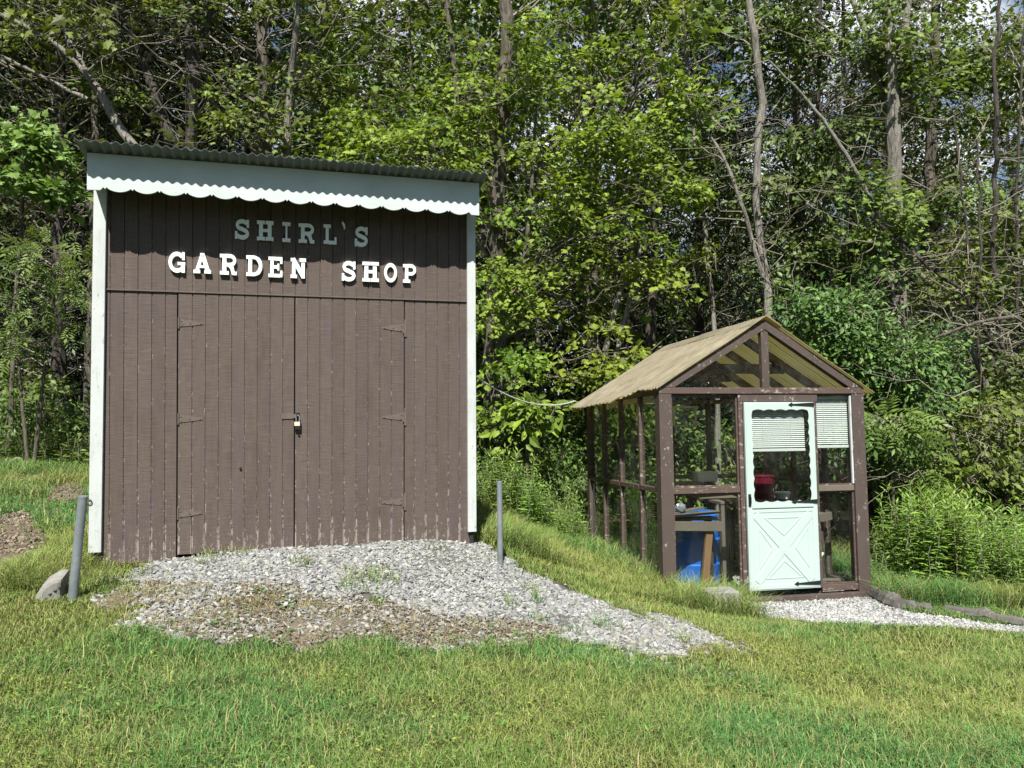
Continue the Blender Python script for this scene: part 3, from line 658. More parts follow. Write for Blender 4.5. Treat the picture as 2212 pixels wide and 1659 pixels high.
# blinds
def blind(name, label, x0, x1, y, z0, z1):
    r = empty(name, GH.world((x0 + x1) / 2, y, z0), label, 'blind', rot=GH.rot); hw_ = (x1 - x0) / 2; H_ = z1 - z0
    b = MB(); ns_ = int((H_ - .06) / .0205)
    for k in range(ns_):
        z = .05 + k * .0205; v = [(-hw_, -.007, z - .007), (hw_, -.007, z - .007 + .0012 * math.sin(k * 2.3)), (hw_, .0, z + .004), (-hw_, .0, z + .004), (-hw_, .009, z + .008), (hw_, .009, z + .008)]
        v += [(a, c + .0008, d - .0008) for a, c, d in v]
        b.add(v, [(0, 1, 2, 3), (3, 2, 5, 4), (9, 8, 7, 6), (10, 11, 8, 9), (0, 6, 7, 1), (4, 5, 11, 10), (0, 3, 9, 6), (3, 4, 10, 9), (1, 7, 8, 2), (2, 8, 11, 5)])
    b.build('slats', M['blind'], r); MB().box(-hw_, hw_, -.014, .012, .0, .03).build('bottom_rail', M['blind'], r, .004)
    MB().box(-hw_, hw_, -.016, .016, H_ - .03, H_).build('head_rail', M['blind'], r, .003)
    for x in (-hw_ * .5, hw_ * .5): MB().tube([(x, -.013, .03), (x, -.013, H_ - .03)], .0012, 5).build('cord', M['cream'], r)
a = GH.loc(1616, 976, .03); c_ = GH.loc(1734, 880, .03); blind('window_blind', 'white slatted blind half lowered behind the door window', a[0], c_[0], .02, a[2], c_[2])
a = GH.loc(1759, 968, .07); c_ = GH.loc(1834, 856, .07); blind('window_blind', 'narrow white slatted blind in window right of the door', a[0], c_[0], .06, a[2], c_[2])

# ------------------------------------------------------------------ things inside the greenhouse
def gthing(name, label, cat, x, y, z, rot=0, group=None):
    o = empty(name, GH.world(x, y, z), label, cat, group, (GH.rot[0], 0, GH.rot[2])); 
    if rot: o.rotation_euler = (Matrix.Rotation(GH.rot[2], 3, 'Z') @ Matrix.Rotation(GH.rot[0], 3, 'X') @ Matrix.Rotation(rot, 3, 'Z')).to_euler()
    return o
p = GH.loc(1499, 1262, .80)
t = gthing('plastic_barrel', 'big blue plastic barrel standing inside greenhouse behind lower left window', 'barrel', p[0], .80, FZ - .03)
HB = GH.loc(1499, 1106, .80)[2] - FZ + .03
prof = [(.255, 0), (.275, .015), (.285, .05), (.287, HB * .30), (.293, HB * .315), (.293, HB * .335), (.281, HB * .35), (.281, HB * .37), (.288, HB * .39), (.288, HB * .62), (.294, HB * .635), (.294, HB * .66), (.281, HB * .675), (.281, HB * .69), (.286, HB * .71), (.272, HB * .88), (.262, HB * .93), (.278, HB * .94), (.278, HB * .975), (.262, HB * .985), (.25, HB)]
MB().lathe(prof, 40).build('body', M['blue'], t, smooth=2)
MB().lathe([(.24, HB * .985 + .012), (.262, HB * .985 + .012), (.262, HB + .014), (.1, HB + .016)], 40).build('lid', M['blue'], t, smooth=2)
# long bench along the left wall
BZ = GH.loc(1500, 1120, .3)[2]
t = gthing('workbench', 'grey plank workbench on splayed brown legs in front of the barrel', 'bench', .15, .25, FZ)
h_ = BZ - FZ; e = GH.loc(1553, 1130, .3)[0] - .15
MB().box(.0, e - .02, .03, .22, h_ - .02, h_ + .008).build('top', M['wood'], t, .003)
MB().bar((-.02, -.005, h_ - .06), (e, -.005, h_ - .085), .03, .10).build('apron', M['wood'], t, .003)
for a0, a1, mm in (((e - .12, .03, h_ - .11), (e - .20, .04, -.02), 'wood2'), ((.06, .05, h_ - .1), (.16, .3, -.02), 'bark_dark'), ((e - .06, .19, h_ - .02), (e - .04, .2, -.02), 'bark_dark'), ((.03, .19, h_ - .02), (.0, .19, -.02), 'bark_dark')):
    MB().bar(a0, a1, .075, .04, up=(0, 1, 0)).build('leg', M[mm], t, .003)
# things lying on the bench
def gmb(name, label, cat, mb, m, x, y, z, rot=0, group=None, **k):
    o = mb.build(name, M[m], None, **k); o.location = GH.world(x, y, z)
    o.rotation_euler = (Matrix.Rotation(GH.rot[2], 3, 'Z') @ Matrix.Rotation(GH.rot[0], 3, 'X') @ Matrix.Rotation(rot, 3, 'Z')).to_euler(); return prop(o, label, cat, group)
gmb('plank', 'loose grey board lying across the workbench top', 'board', MB().bar((0, 0, .012), (.62, .05, .045), .14, .02), 'wood', .16, .30, BZ + .012)
gmb('plank', 'second pale thin board stacked askew on the workbench', 'board', MB().bar((0, 0, .012), (.55, .28, .05), .09, .018), 'wood', .17, .33, BZ + .03)
def crumple(nm, lb, m, x, y, z, s, seed, cat='bag'):
    r_ = np.random.default_rng(seed); b = MB(); nU, nV = 12, 8; v = []
    for i in range(nV + 1):
        for k in range(nU):
            th = math.pi * i / nV; ph = 2 * math.pi * k / nU; rr = s * (1 + .35 * (r_.random() - .5)); v.append((rr * math.sin(th) * math.cos(ph), rr * .8 * math.sin(th) * math.sin(ph), rr * .8 * (math.cos(th) + .9)))
    f = [(i * nU + k, (i + 1) * nU + k, (i + 1) * nU + (k + 1) % nU, i * nU + (k + 1) % nU) for i in range(nV) for k in range(nU)]
    return gmb(nm, lb, cat, b.add(v, f), m, x, y, z)
crumple('plastic_bag', 'crumpled pale plastic bag on the bench by the left glass', 'cream', .22, .42, BZ + .01, .06, 4)
crumple('plastic_bag', 'grey crumpled plastic sheet bundle near the front of the bench', 'steel', .38, .40, BZ + .06, .06, 5)
p = GH.loc(1523, 1030, 2.2)
gmb('plastic_tub', 'pale see-through tub standing on the rear shelf', 'tub', MB().prism([(-.13, 0), (.13, 0), (.15, .13), (-.15, .13)], -.1, .1), 'cream', p[0], 2.2, p[2] - .06, bevel=.01)
p0, p1 = GH.loc(1462, 922, 2.3), GH.loc(1496, 877, 2.3)
t = gthing('framed_screen', 'small white framed glass screen leaning behind the upper left window', 'screen', (p0[0] + p1[0]) / 2, 2.3, p0[2])
hw_, hh = (p1[0] - p0[0]) / 2 + .05, p1[2] - p0[2]
MB().ring(rect_loop(-hw_, hw_, 0, hh, 4), rect_loop(-hw_ + .025, hw_ - .025, .025, hh - .025, 4), -.012, .012).build('frame', M['white'], t)
MB().box(-hw_ + .026, hw_ - .026, -.003, .003, .026, hh - .026).build('pane', M['glass'], t)
pS = GH.loc(1500, 957, 2.2)
t = gthing('wall_shelf', 'thin dark shelf with brackets across the rear wall of greenhouse', 'shelf', .1, 2.18, pS[2])
MB().box(0, 1.05, 0, .3, -.02, .0).build('board', M['wood'], t); [MB().box(x, x + .03, .02, .3, -.2, -.021).build('bracket', M['brown'], t) for x in (.2, .8)]
t = gthing('wall_shelf', 'low rear shelf carrying the pale see-through tub', 'shelf', .1, 2.05, p[2] - .06); t.location = GH.world(.1, 2.05, GH.loc(1523, 1030, 2.2)[2] - .06)
MB().box(0, 1.3, 0, .35, -.03, -.002).build('board', M['wood'], t); [MB().box(x, x + .03, .02, .35, -.2, -.031).build('bracket', M['brown'], t) for x in (.2, .9)]
for k, (dx, dy) in enumerate(((0, 0), (.03, .06), (.09, .02), (.13, .07), (.06, .1))):
    a = GH.loc(1575 + k * 4, 1240, 1.2)
    gmb('garden_stake', 'thin grey wire stakes standing upright between the barrel and the door', 'stake', MB().tube([(0, 0, 0), (.02 * math.sin(k * 2), .01, .45), (.04 * math.sin(k * 3), .03, .85)], .004, 6), 'steel', a[0], 1.2 + dy, FZ, group='wire stakes beside the barrel')
gmb('plank', 'rough board leaning in the gap right of the barrel', 'board', MB().bar((.0, 0, 0), (-.1, .15, .55), .06, .03), 'wood', GH.loc(1578, 1250, .9)[0], .9, FZ)
# table behind the door with buckets
TZ = GH.loc(1650, 1076, .9)[2]
t = gthing('potting_table', 'dark potting table holding the red buckets behind the door', 'table', .95, .62, FZ)
MB().box(0, .82, 0, .95, TZ - FZ - .03, TZ - FZ).build('top', M['wood'], t, .003)
for x, y in ((.04, .04), (.78, .04), (.04, .9), (.78, .9)): MB().box(x - .03, x + .03, y - .03, y + .03, 0, TZ - FZ - .031).build('leg', M['wood'], t)
def bucket(name, label, x, y, z, r0, r1, h, m, handle=True):
    t = gthing(name, label, 'bucket', x, y, z)
    MB().lathe([(r0, 0), (r1, h * .9), (r1 + .008, h * .9), (r1 + .008, h), (r1 - .004, h), (r0 - .006, .01)], 28).build('pail', M[m], t, smooth=2)
    if handle: MB().tube([(r1 * math.cos(a), -abs(r1 * .96 * math.sin(a)) - .012, h * .86 - .09 * math.sin(a)) for a in np.linspace(0, math.pi, 13)], .0035, 6).build('bail', M['black'], t)
    return t
x = GH.loc(1646, 1060, 1.15)[0]; bucket('bucket', 'taller dark red plastic bucket at the back behind the door window', x, 1.15, TZ, .11, .145, GH.loc(1646, 1024, 1.15)[2] - TZ, 'red')
x = GH.loc(1645, 1060, .80)[0]; bucket('bucket', 'shorter glossy red bucket with wire handle nearest the door window', x, .80, TZ, .095, .118, GH.loc(1645, 1046, .8)[2] - TZ, 'red')
x = GH.loc(1690, 1070, .80)[0]; t = bucket('bucket', 'small white bucket with a lid beside the red buckets', x, .80, TZ, .075, .082, .055, 'cream', False)
MB().lathe([(.095, .056), (.095, .072), (.08, .078)], 28).build('lid', M['cream'], t, smooth=2)
# right hand bench
z1 = GH.loc(1800, 1112, .4)[2]
t = gthing('workbench', 'grey slatted bench on dark posts behind the windows right of the door', 'bench', 1.78, .35, FZ)
h_ = z1 - FZ
MB().bar((.0, .0, h_ - .06), (.42, .12, h_ - .015), .03, .085).build('apron', M['wood'], t)
b = MB()
for k in range(6): b.box(0.02, .40, .14 + k * .3, .38 + k * .3, h_ - .015 + .001 * k, h_ + .01 + .001 * k)
b.build('top', M['wood'], t)
for x, y in ((.20, .06), (.36, 1.8), (.04, 1.8)): MB().box(x - .05, x + .05, y - .04, y + .04, 0, h_ - .10).build('leg', M['bark_dark'], t)
for k in range(3): gmb('plank', 'short scrap boards lying on the greenhouse floor under the right bench', 'board', MB().bar((0, 0, .02 + .02 * k), (.4, .25 - .2 * k, .03 + .02 * k), .09, .018), 'wood', 1.76, .2 + .12 * k, FZ, group='scrap boards under the right bench')
gmb('stick', 'grey forked stick leaning under the right bench', 'stick', MB().tube([(0, 0, 0), (.12, .02, .12), (.26, .05, .25)], .016, 7).tube([(.12, .02, .12), (.2, .0, .26)], .01, 6), 'cable', 1.76, .32, FZ + .1)

# ------------------------------------------------------------------ things standing on the ground
def pole(px, py, tx, ty, Y, r, label):
    a, c = at(px, py, Y), at(tx, ty, Y); base = (a[0], a[1], gz1(a[0], a[1]) - .12); t = empty('steel_pole', base, label, 'pole', 'galvanised posts beside the shed')
    d = np.array(c) - np.array(base); n_p = np.cross(d, (1, 0, 0)); s = MB(); s.tube([(0, 0, 0), d * .5, d], r, 20, cap=False); s.tube([d, d * .5, (0, 0, 0)], r * .88, 20, cap=False)
    s.build('pipe', M['steel'], t, smooth=True)
    ca = d / np.linalg.norm(d); MB().tube([d - ca * .012, d + ca * .002], r * 1.05, 20).build('cap', M['steel'], t, smooth=2)
    return base
pb = pole(153, 1285, 179, 1072, 5.25, .030, 'leaning galvanised pole left of the shed beside the broken block')
pb2 = pole(1081, 1235, 1079, 1040, 6.55, .0235, 'upright galvanised pole at the right corner of the shed')
# broken concrete block with three slots
g0 = on_ground(122, 1290); t = empty('concrete_block', (g0[0], g0[1], gz1(*g0) - .03), 'broken grey concrete block with slots lying in grass by leaning pole', 'block', rot=(R(8), R(-16), R(14)))
b = MB(); prof2 = [(-.12, 0), (.06, -.01), (.07, .06), (.10, .13), (.12, .165), (.06, .178), (-.02, .155), (-.08, .10), (-.115, .05)]
b.prism(prof2, -.09, .12); b.build('body', M['concrete'], t, .028)
b = MB()
for k in range(3): b.prism([(.0 + .035 * k, .088 + .012 * k), (.012 + .035 * k, .07 + .012 * k), (.024 + .035 * k, .09 + .012 * k)], -.093, -.0895)
b.build('slot', M['tar'], t)
# concrete block at the corner of the greenhouse
g0 = at(1560, 1330, 7.25); t = empty('concrete_block', (g0[0], g0[1] + .05, gz1(g0[0], g0[1]) + .02), 'square grey concrete block in grass at the greenhouse doorstep', 'block', rot=(0, 0, R(9)))
MB().box(-.15, .15, -.09, .12, -.08, .20).build('body', M['concrete'], t, .012)
# timbers edging the white path
def timber(a, c, rad, label, seed):
    a2, c2 = on_ground(*a), on_ground(*c); L = math.dist(a2, c2); ang = math.atan2(c2[1] - a2[1], c2[0] - a2[0])
    r_ = np.random.default_rng(seed); b = MB(); n = 10; P = [(L * k / n, .012 * r_.standard_normal(), (gz1(a2[0] + (c2[0] - a2[0]) * k / n, a2[1] + (c2[1] - a2[1]) * k / n) - gz1(*a2)) + rad * .45 + .008 * r_.standard_normal()) for k in range(n + 1)]
    b.tube(P, [rad * (1 + .12 * r_.standard_normal()) for _ in P], 8)
    o = b.build('timber_edging', M['timber'], None); o.location = (a2[0], a2[1], gz1(*a2)); o.rotation_euler = (0, 0, ang); prop(o, label, 'timber', 'rotten timbers along the white gravel path')
timber((1872, 1285), (1945, 1318), .085, 'thick dark rotten timber at the greenhouse corner edging white gravel', 1)
timber((1945, 1314), (2012, 1322), .06, 'short dark timber piece in the middle of the path edging', 2)
timber((2045, 1322), (2260, 1362), .055, 'long low dark timber at the far right edge of the white path', 3)
# cable from shed to greenhouse
a, c = at(1030, 815, 7.4), at(1242, 866, 9.8); sag = [a + (c - a) * k / 14 + np.array([0, 0, -.32 * 4 * (k / 14) * (1 - k / 14) * .45]) for k in range(15)]
prop(MB().tube([q_ - a for q_ in sag], .008, 6).build('cable', M['cable'], None, loc=a), 'pale cable sagging from the shed side to the greenhouse roof', 'cable')

# ------------------------------------------------------------------ plants: leaf shapes (triangles), sprays of leaves, trees, shrubs, weeds
def tmpl(outline, fold=.18):
    """leaf blade from an outline of half widths: list of (x along, half width); folded along its midrib"""
    v = []; n = len(outline)
    for x, wv in outline: v += [(x, wv, fold * wv - .12 * x * x), (x, 0, -.12 * x * x), (x, -wv, fold * wv - .12 * x * x)]
    t = []
    for i in range(n - 1):
        a = 3 * i; t += [(a, a + 1, a + 4), (a, a + 4, a + 3), (a + 1, a + 2, a + 5), (a + 1, a + 5, a + 4)]
    return np.array(v, float), np.array(t)
OVATE = (np.array([(0, 0, 0), (.35, .27, .05), (.35, 0, -.02), (.35, -.27, .05), (.75, .2, -.0), (.75, 0, -.07), (.75, -.2, -.0), (1.05, 0, -.16)], float),
         np.array([(0, 2, 1), (0, 3, 2), (1, 2, 5), (1, 5, 4), (2, 3, 6), (2, 6, 5), (4, 5, 7), (5, 6, 7)]))
LANCE = (np.array([(0, 0, 0), (.4, .1, .0), (.4, -.1, .0), (.75, .07, -.06), (.75, -.07, -.06), (1.1, 0, -.2)], float), np.array([(0, 2, 1), (1, 2, 4), (1, 4, 3), (3, 4, 5)]))
_mp = [(0, 0), (.02, .14), (-.12, .34), (.16, .34), (.34, .56), (.42, .30), (.62, .36), (.66, .2), (1.0, 0), (.66, -.2), (.62, -.36), (.42, -.30), (.34, -.56), (.16, -.34), (-.12, -.34), (.02, -.14)]
MAPLE = (np.array([(.35, 0, .03)] + [(x, y, -.16 * abs(y) - .1 * x * x) for x, y in _mp], float), np.array([(0, 1 + i, 1 + (i + 1) % len(_mp)) for i in range(len(_mp))]))
def _pinn():
    v, t = [], []
    for k in range(5):
        for sg in (-1, 1):
            b = len(v); x0 = .12 + .18 * k; L = .34; c, s_ = .55, .83 * sg
            for lx, ly, lz in ((0, 0, 0), (.45, .14, .01), (.45, -.14, .01), (1, 0, -.12)):
                v.append((x0 + L * (lx * c - ly * s_), L * (lx * s_ + ly * c), L * lz - .12 * x0 * x0))
            t += [(b, b + 2, b + 1), (b + 1, b + 2, b + 3)]
    b = len(v); v += [(.95, 0, -.1), (1.1, .06, -.13), (1.1, -.06, -.13), (1.32, 0, -.2)]; t += [(b, b + 2, b + 1), (b + 1, b + 2, b + 3)]
    return np.array(v), np.array(t)
PINNATE = _pinn()
def unit(v): return v / np.maximum(np.linalg.norm(v, axis=-1, keepdims=True), 1e-9)
def place(tm, pos, xd, nr, size):
    """copies of a leaf shape at pos, pointing along xd, facing nr"""
    tv, tt = tm; xd = unit(xd); yd = unit(np.cross(nr, xd)); zd = np.cross(xd, yd); n = len(pos); k = len(tv)
    V = pos[:, None] + size[:, None, None] * (tv[None, :, 0:1] * xd[:, None] + tv[None, :, 1:2] * yd[:, None] + tv[None, :, 2:3] * zd[:, None])
    T = tt[None] + (np.arange(n) * k)[:, None, None]
    return V.reshape(-1, 3), T.reshape(-1, 3), k
class Veg:
    """gathers leaves, twigs and bark of one plant as triangle arrays"""
    def __init__(s): s.V = []; s.T = []; s.I = []; s.t = []; s.n = 0
    def put(s, V, T, mi, tint): s.V.append(V); s.T.append(T + s.n); s.I.append(np.full(len(T), mi)); s.t.append(tint); s.n += len(V)
    def leaves(s, tm, pos, xd, nr, size, r, mi=0, bias=0.0):
        if not len(pos): return
        V, T, k = place(tm, pos, xd, nr, size); s.put(V, T, mi, np.repeat(np.clip(r.random(len(pos)) + bias, 0, 1), k))
    def tube(s, path, rad, n=5, mi=1):
        P = np.asarray(path, float); m = len(P); rad = np.broadcast_to(np.asarray(rad, float), (m,))
        d = unit(np.gradient(P, axis=0)); ref = np.array((.31, .9, .3)); x = unit(np.cross(d, ref)); y = np.cross(d, x)
        a = np.arange(n) * 2 * math.pi / n
        V = (P[:, None] + rad[:, None, None] * (np.cos(a)[None, :, None] * x[:, None] + np.sin(a)[None, :, None] * y[:, None])).reshape(-1, 3)
        i = np.arange(m - 1)[:, None] * n; k = np.arange(n)[None]; k2 = (k + 1) % n
        T = np.concatenate([np.stack([i + k, i + k2, i + n + k2], -1).reshape(-1, 3), np.stack([i + k, i + n + k2, i + n + k], -1).reshape(-1, 3)])
        s.put(V, T, mi, np.zeros(len(V)))
    def build(s, name, mats, parent=None):
        return trimesh(name, np.concatenate(s.V), np.concatenate(s.T), mats, parent, np.concatenate(s.I), np.concatenate(s.t), smooth=np.concatenate(s.I) > 0)
def bend(a, c, r, n=6, wob=.06, arch=.0):
    """a wobbling limb from a to c"""
    a, c = np.asarray(a, float), np.asarray(c, float); L = np.linalg.norm(c - a); t = np.linspace(0, 1, n)[:, None]
    P = a + (c - a) * t; w_ = r.standard_normal((n, 3)) * wob * L * (np.sin(math.pi * t)); P += w_; P[:, 2] += arch * L * np.sin(math.pi * t[:, 0]); return P
def spray(vg, c, rad, out, nl, tm, size, r, flat=.28, twigs=3, tw_mi=1, droop=.3):
    """a flattish fan of leaves round c on a few twigs"""
    out = unit(np.asarray(out, float) + 1e-6); a = r.random(nl) * 2 * math.pi; q = rad * np.sqrt(r.random(nl))
    ax = unit(np.cross(out, (0, 0, 1)) + 1e-6); tilt = unit(np.array([0, 0, 1.0]) + .35 * r.standard_normal(3) + .25 * out)
    ex = unit(np.cross(tilt, ax)); ey = np.cross(tilt, ex)
    pos = c + q[:, None] * (np.cos(a)[:, None] * ex + np.sin(a)[:, None] * ey) + tilt * (r.standard_normal(nl) * rad * flat)[:, None]
    pos[:, 2] -= droop * q * q / rad
    xd = (pos - c) / rad + out * .5 + r.standard_normal((nl, 3)) * .45; xd[:, 2] -= .35
    nr = tilt + r.standard_normal((nl, 3)) * .42 + np.array((0, -.28, .1))
    vg.leaves(tm, pos, xd, nr, size * (.45 + .95 * r.random(nl) ** 1.3), r, 0, r.normal(0, .2))
    for k in range(twigs):
        j = r.integers(nl); vg.tube(bend(c - out * rad * .6, pos[j], r, 4, .08), np.linspace(.006, .002, 4), 3, tw_mi)

def photo_tree(name, label, stems, Y, bark, blobs, leaf=None, tm=MAPLE, size=.1, seed=0, group=None, cat='tree', nl=62, srad=.36, dead=0, flat=.2, bare=0):
    """stems: lists of (px, py, width px) from foot to top, measured at distance Y; blobs: (px, py, Y, rx, ry, rz, sprays) regions of the crown"""
    r = np.random.default_rng(seed); S = []
    for st in stems:
        yo = 0.0; pts = []
        for i, (x, y, wd) in enumerate(st):
            pts.append(np.append(at(x, y, Y + yo), wd * Y / F / 2)); yo += r.normal(0, .10)
        S.append(np.array(pts))
    base = S[0][0][:3].copy(); base[2] = gz1(base[0], base[1])
    if S[0][0][2] > base[2] + .1:      # carry the trunk down to the earth
        d = S[0][0][:3] - S[0][1][:3]; foot = S[0][0][:3].copy(); foot[2] = base[2] - .15; foot[:2] += d[:2] * .3
        S[0] = np.vstack([np.append(foot, S[0][0][3] * 1.35), S[0]]); base = np.append(foot[:2], base[2])
    else: S[0][0][2] = base[2] - .1
    t = empty(name, base, label, cat, group); tk = Veg(); nodes = []
    for st in S:
        n = len(st); u = np.linspace(0, n - 1, max(8, n * 4)); P = np.stack([np.interp(u, np.arange(n), st[:, k]) for k in range(4)], 1)
        ker = np.array([.25, .5, .25])
        for _ in range(3): P[1:-1] = .25 * P[:-2] + .5 * P[1:-1] + .25 * P[2:]
        P[1:-1, :3] += r.standard_normal((len(P) - 2, 3)) * P[1:-1, 3:4] * (.16 if name != 'vine_tree' else .75)
        P[:, 3] *= 1 + .06 * r.standard_normal(len(P)); tk.tube(P[:, :3] - base, P[:, 3], 10, 0); nodes.append(P)
    nodes = np.concatenate(nodes); tk.build('trunk', M[bark], t).data.polygons.foreach_set('use_smooth', [True] * 0) if False else tk.build('trunk', M[bark], t)
    vg = Veg()
    for (bx, by, bY, rx, ry, rz, ns_) in blobs:
        c0 = at(bx, by, bY) if not isinstance(bx, tuple) else np.array(bx)
        for k in range(ns_):
            g = r.standard_normal(3); g = g / np.linalg.norm(g) * r.random() ** .45
            c = c0 + g * np.array((rx, ry, rz)); gzz = gz1(c[0], c[1]) + .15
            if c[2] < gzz: c[2] = gzz + r.random() * .3
            cost = np.linalg.norm(nodes[:, :2] - c[:2], axis=1) + 1.6 * np.abs(nodes[:, 2] - (c[2] - .55 * np.linalg.norm(nodes[:, :2] - c[:2], axis=1)))
            j = int(np.argmin(cost)); q_ = nodes[j]
            ln = np.linalg.norm(c - q_[:3]); P = bend(q_[:3], c, r, 7, .035, .10)
            if ln < 7: vg.tube(P - base, np.linspace(min(q_[3] * .5, .007 + .004 * ln), .003, 7), 4, 1)
            spray(vg, c - base, srad * (.7 + .6 * r.random()), c - q_[:3] + np.array((0, -.3, 0)), int(nl * (.6 + .8 * r.random())), tm, size, r, flat)
    for k in range(dead):           # bare side twigs
        q_ = nodes[r.integers(len(nodes) // 4, len(nodes))]; d = unit(np.array((r.normal(), r.normal() * .6 - .3, r.normal() * .45 + .1))); L = .5 + 1.8 * r.random() ** 1.5
        P = bend(q_[:3], q_[:3] + d * L, r, 7, .06, -.05); vg.tube(P - base, np.linspace(.008, .002, 7), 4, 1)
        for m_ in range(3):
            j = r.integers(2, 6); vg.tube(bend(P[j], P[j] + unit(d + r.standard_normal(3) * .6) * L * .45, r, 5, .07) - base, np.linspace(.005, .002, 5), 3, 1)
    if vg.V: vg.build('crown', [M[leaf or 'lf_mid'], M['twig']], t)
    return t

# --- the trees one can tell apart, nearest rows first (foot to top)
photo_tree('leaning_tree', 'dark trunk leaning left from behind the shed roof with forked upper end', [[(470, 640, 24), (375, 330, 22), (330, 180, 20), (275, 70, 18), (238, -20, 16), (190, -160, 12)]], 12.6, 'bark_dark', [(300, -60, 12.4, 1.6, 1, .8, 10), (200, 120, 12.8, 1.1, .8, .7, 5)], 'lf_olive', MAPLE, .09, 11, dead=14)
photo_tree('forked_tree', 'pale leaning trunk forking left above the left end of shed roof', [[(420, 560, 22), (300, 330, 20), (240, 250, 19), (160, 110, 15), (140, 70, 11), (120, -80, 8)], [(200, 175, 11), (120, 90, 10), (60, 60, 9), (0, 30, 8), (-110, -20, 5)], [(190, 215, 9), (110, 175, 8), (40, 140, 7), (-60, 90, 4)]], 12.0, 'bark_grey', [(120, 20, 12, 1.4, .8, .7, 7), (330, 40, 12.4, .7, .5, .5, 3)], 'lf_olive', MAPLE, .08, 12, dead=22)
photo_tree('dark_tree', 'thick straight dark trunk rising above the left half of shed roof', [[(420, 800, 36), (417, 300, 30), (415, 180, 29), (412, 60, 28), (405, -150, 24), (400, -380, 18)], [(410, 120, 16), (388, 40, 17), (365, -60, 16), (330, -300, 10)], [(425, 130, 12), (450, 40, 14), (465, -60, 14), (500, -300, 8)]], 13.0, 'bark_dark', [(420, -120, 12.8, 2.2, 1.2, .9, 22), (300, 200, 12.4, .4, .3, .25, 2), (545, 190, 12.6, .75, .5, .5, 6)], 'lf_olive', MAPLE, .09, 13, dead=16)
photo_tree('slender_tree', 'slender pale trunk with a Y fork above the middle of shed roof', [[(615, 700, 20), (620, 320, 17), (622, 240, 16), (632, 150, 14), (640, 60, 12), (650, -90, 9)], [(624, 240, 10), (655, 150, 9), (690, 60, 7), (720, -60, 5)]], 13.4, 'bark_grey', [(640, -30, 13.3, 1.4, .9, .7, 12), (560, 250, 12.5, .9, .6, .35, 9), (700, 180, 13.4, .8, .8, .7, 8)], 'lf_olive', MAPLE, .095, 14, dead=14)
photo_tree('maple_tree', 'big maple with bright yellow green leaves behind right end of shed', [[(1060, 900, 36), (1066, 700, 33), (1072, 500, 31), (1084, 300, 30), (1090, 120, 28), (1094, -60, 26), (1100, -420, 16)], [(1060, 560, 15), (1020, 400, 14), (992, 280, 13), (980, 140, 11), (962, -40, 9), (940, -300, 6)],
    [(1072, 560, 14), (1130, 420, 12), (1185, 330, 10), (1260, 240, 8), (1400, 90, 5)], [(1075, 640, 14), (1180, 560, 12), (1290, 480, 9), (1420, 400, 5)]], 13.2, 'bark_mid',
    [(890, 330, 12.2, 1.25, .9, .62, 26), (790, 270, 12.6, .8, .7, .5, 10), (1000, 230, 12.5, 1.1, .8, .8, 16), (1190, 130, 12.4, 1.3, 1, .8, 24), (1250, 330, 12.0, 1.3, .9, .95, 34), (1390, 300, 12.0, .9, .8, .8, 16), (1330, 470, 11.9, 1.2, .8, .5, 16), (1480, 180, 12.2, .6, .6, .9, 9), (1470, 400, 11.8, .5, .5, .5, 7), (1120, -90, 14.2, 2.4, 1.0, .9, 18), (1160, 620, 12, .7, .4, .5, 6), (1075, 640, 11.8, .45, .3, .9, 9)], 'lf_bright', MAPLE, .088, 15, dead=90)
photo_tree('understory_maple', 'low young maple with level leaf layers between shed and greenhouse', [[(1285, 850, 13), (1310, 740, 12), (1345, 610, 11), (1365, 560, 10), (1400, 430, 7)], [(1310, 850, 12), (1350, 690, 10), (1380, 560, 9), (1395, 430, 6)]], 12.2, 'bark_grey',
    [(1290, 790, 11.6, .85, .5, .30, 8), (1200, 560, 12, .8, .5, .25, 7), (1420, 590, 11.9, .7, .5, .25, 7), (1240, 700, 12.2, .7, .5, .5, 7), (1380, 800, 11.4, .5, .4, .3, 5)], 'lf_bright', MAPLE, .095, 16, dead=10)
photo_tree('sapling', 'crooked sapling with pale bark standing near the right shed wall', [[(1108, 880, 14), (1116, 760, 13), (1124, 650, 13), (1135, 560, 11), (1150, 380, 8), (1160, 200, 5)]], 12.6, 'bark_mid', [(1090, 770, 11.6, .45, .4, .2, 4), (1130, 450, 12.5, .6, .4, .4, 4)], 'lf_bright', MAPLE, .09, 17, dead=16)
photo_tree('big_leaf_shrub', 'low shrub with large bright oval leaves left of the greenhouse eave', [[(1140, 1010, 9), (1135, 930, 8), (1150, 860, 5)], [(1140, 1010, 7), (1180, 920, 6), (1205, 870, 4)], [(1140, 1010, 6), (1090, 930, 5), (1060, 860, 4)]], 10.9, 'bark_mid', [(1140, 880, 10.7, .55, .4, .16, 9), (1120, 910, 10.6, .5, .3, .12, 4), (1080, 820, 10.9, .3, .3, .2, 3)], 'lf_bright', OVATE, .16, 18, cat='shrub', nl=22, srad=.32, flat=.15)
photo_tree('grey_tree', 'slim pale grey trunk rising behind the greenhouse ridge with side fork', [[(1668, 860, 20), (1664, 700, 18), (1655, 600, 17), (1637, 500, 15), (1632, 380, 16), (1648, 220, 16), (1632, 100, 15), (1610, -60, 12), (1590, -300, 8)], [(1648, 600, 9), (1620, 500, 9), (1595, 420, 8), (1565, 340, 7), (1530, 290, 6), (1480, 200, 4)]], 11.8, 'bark_grey', [(1620, -120, 13.4, 1.6, .8, .7, 8), (1580, 60, 12.6, .9, .7, .7, 8), (1500, 260, 11.9, .5, .4, .4, 5)], 'lf_mid', MAPLE, .09, 19, dead=26)
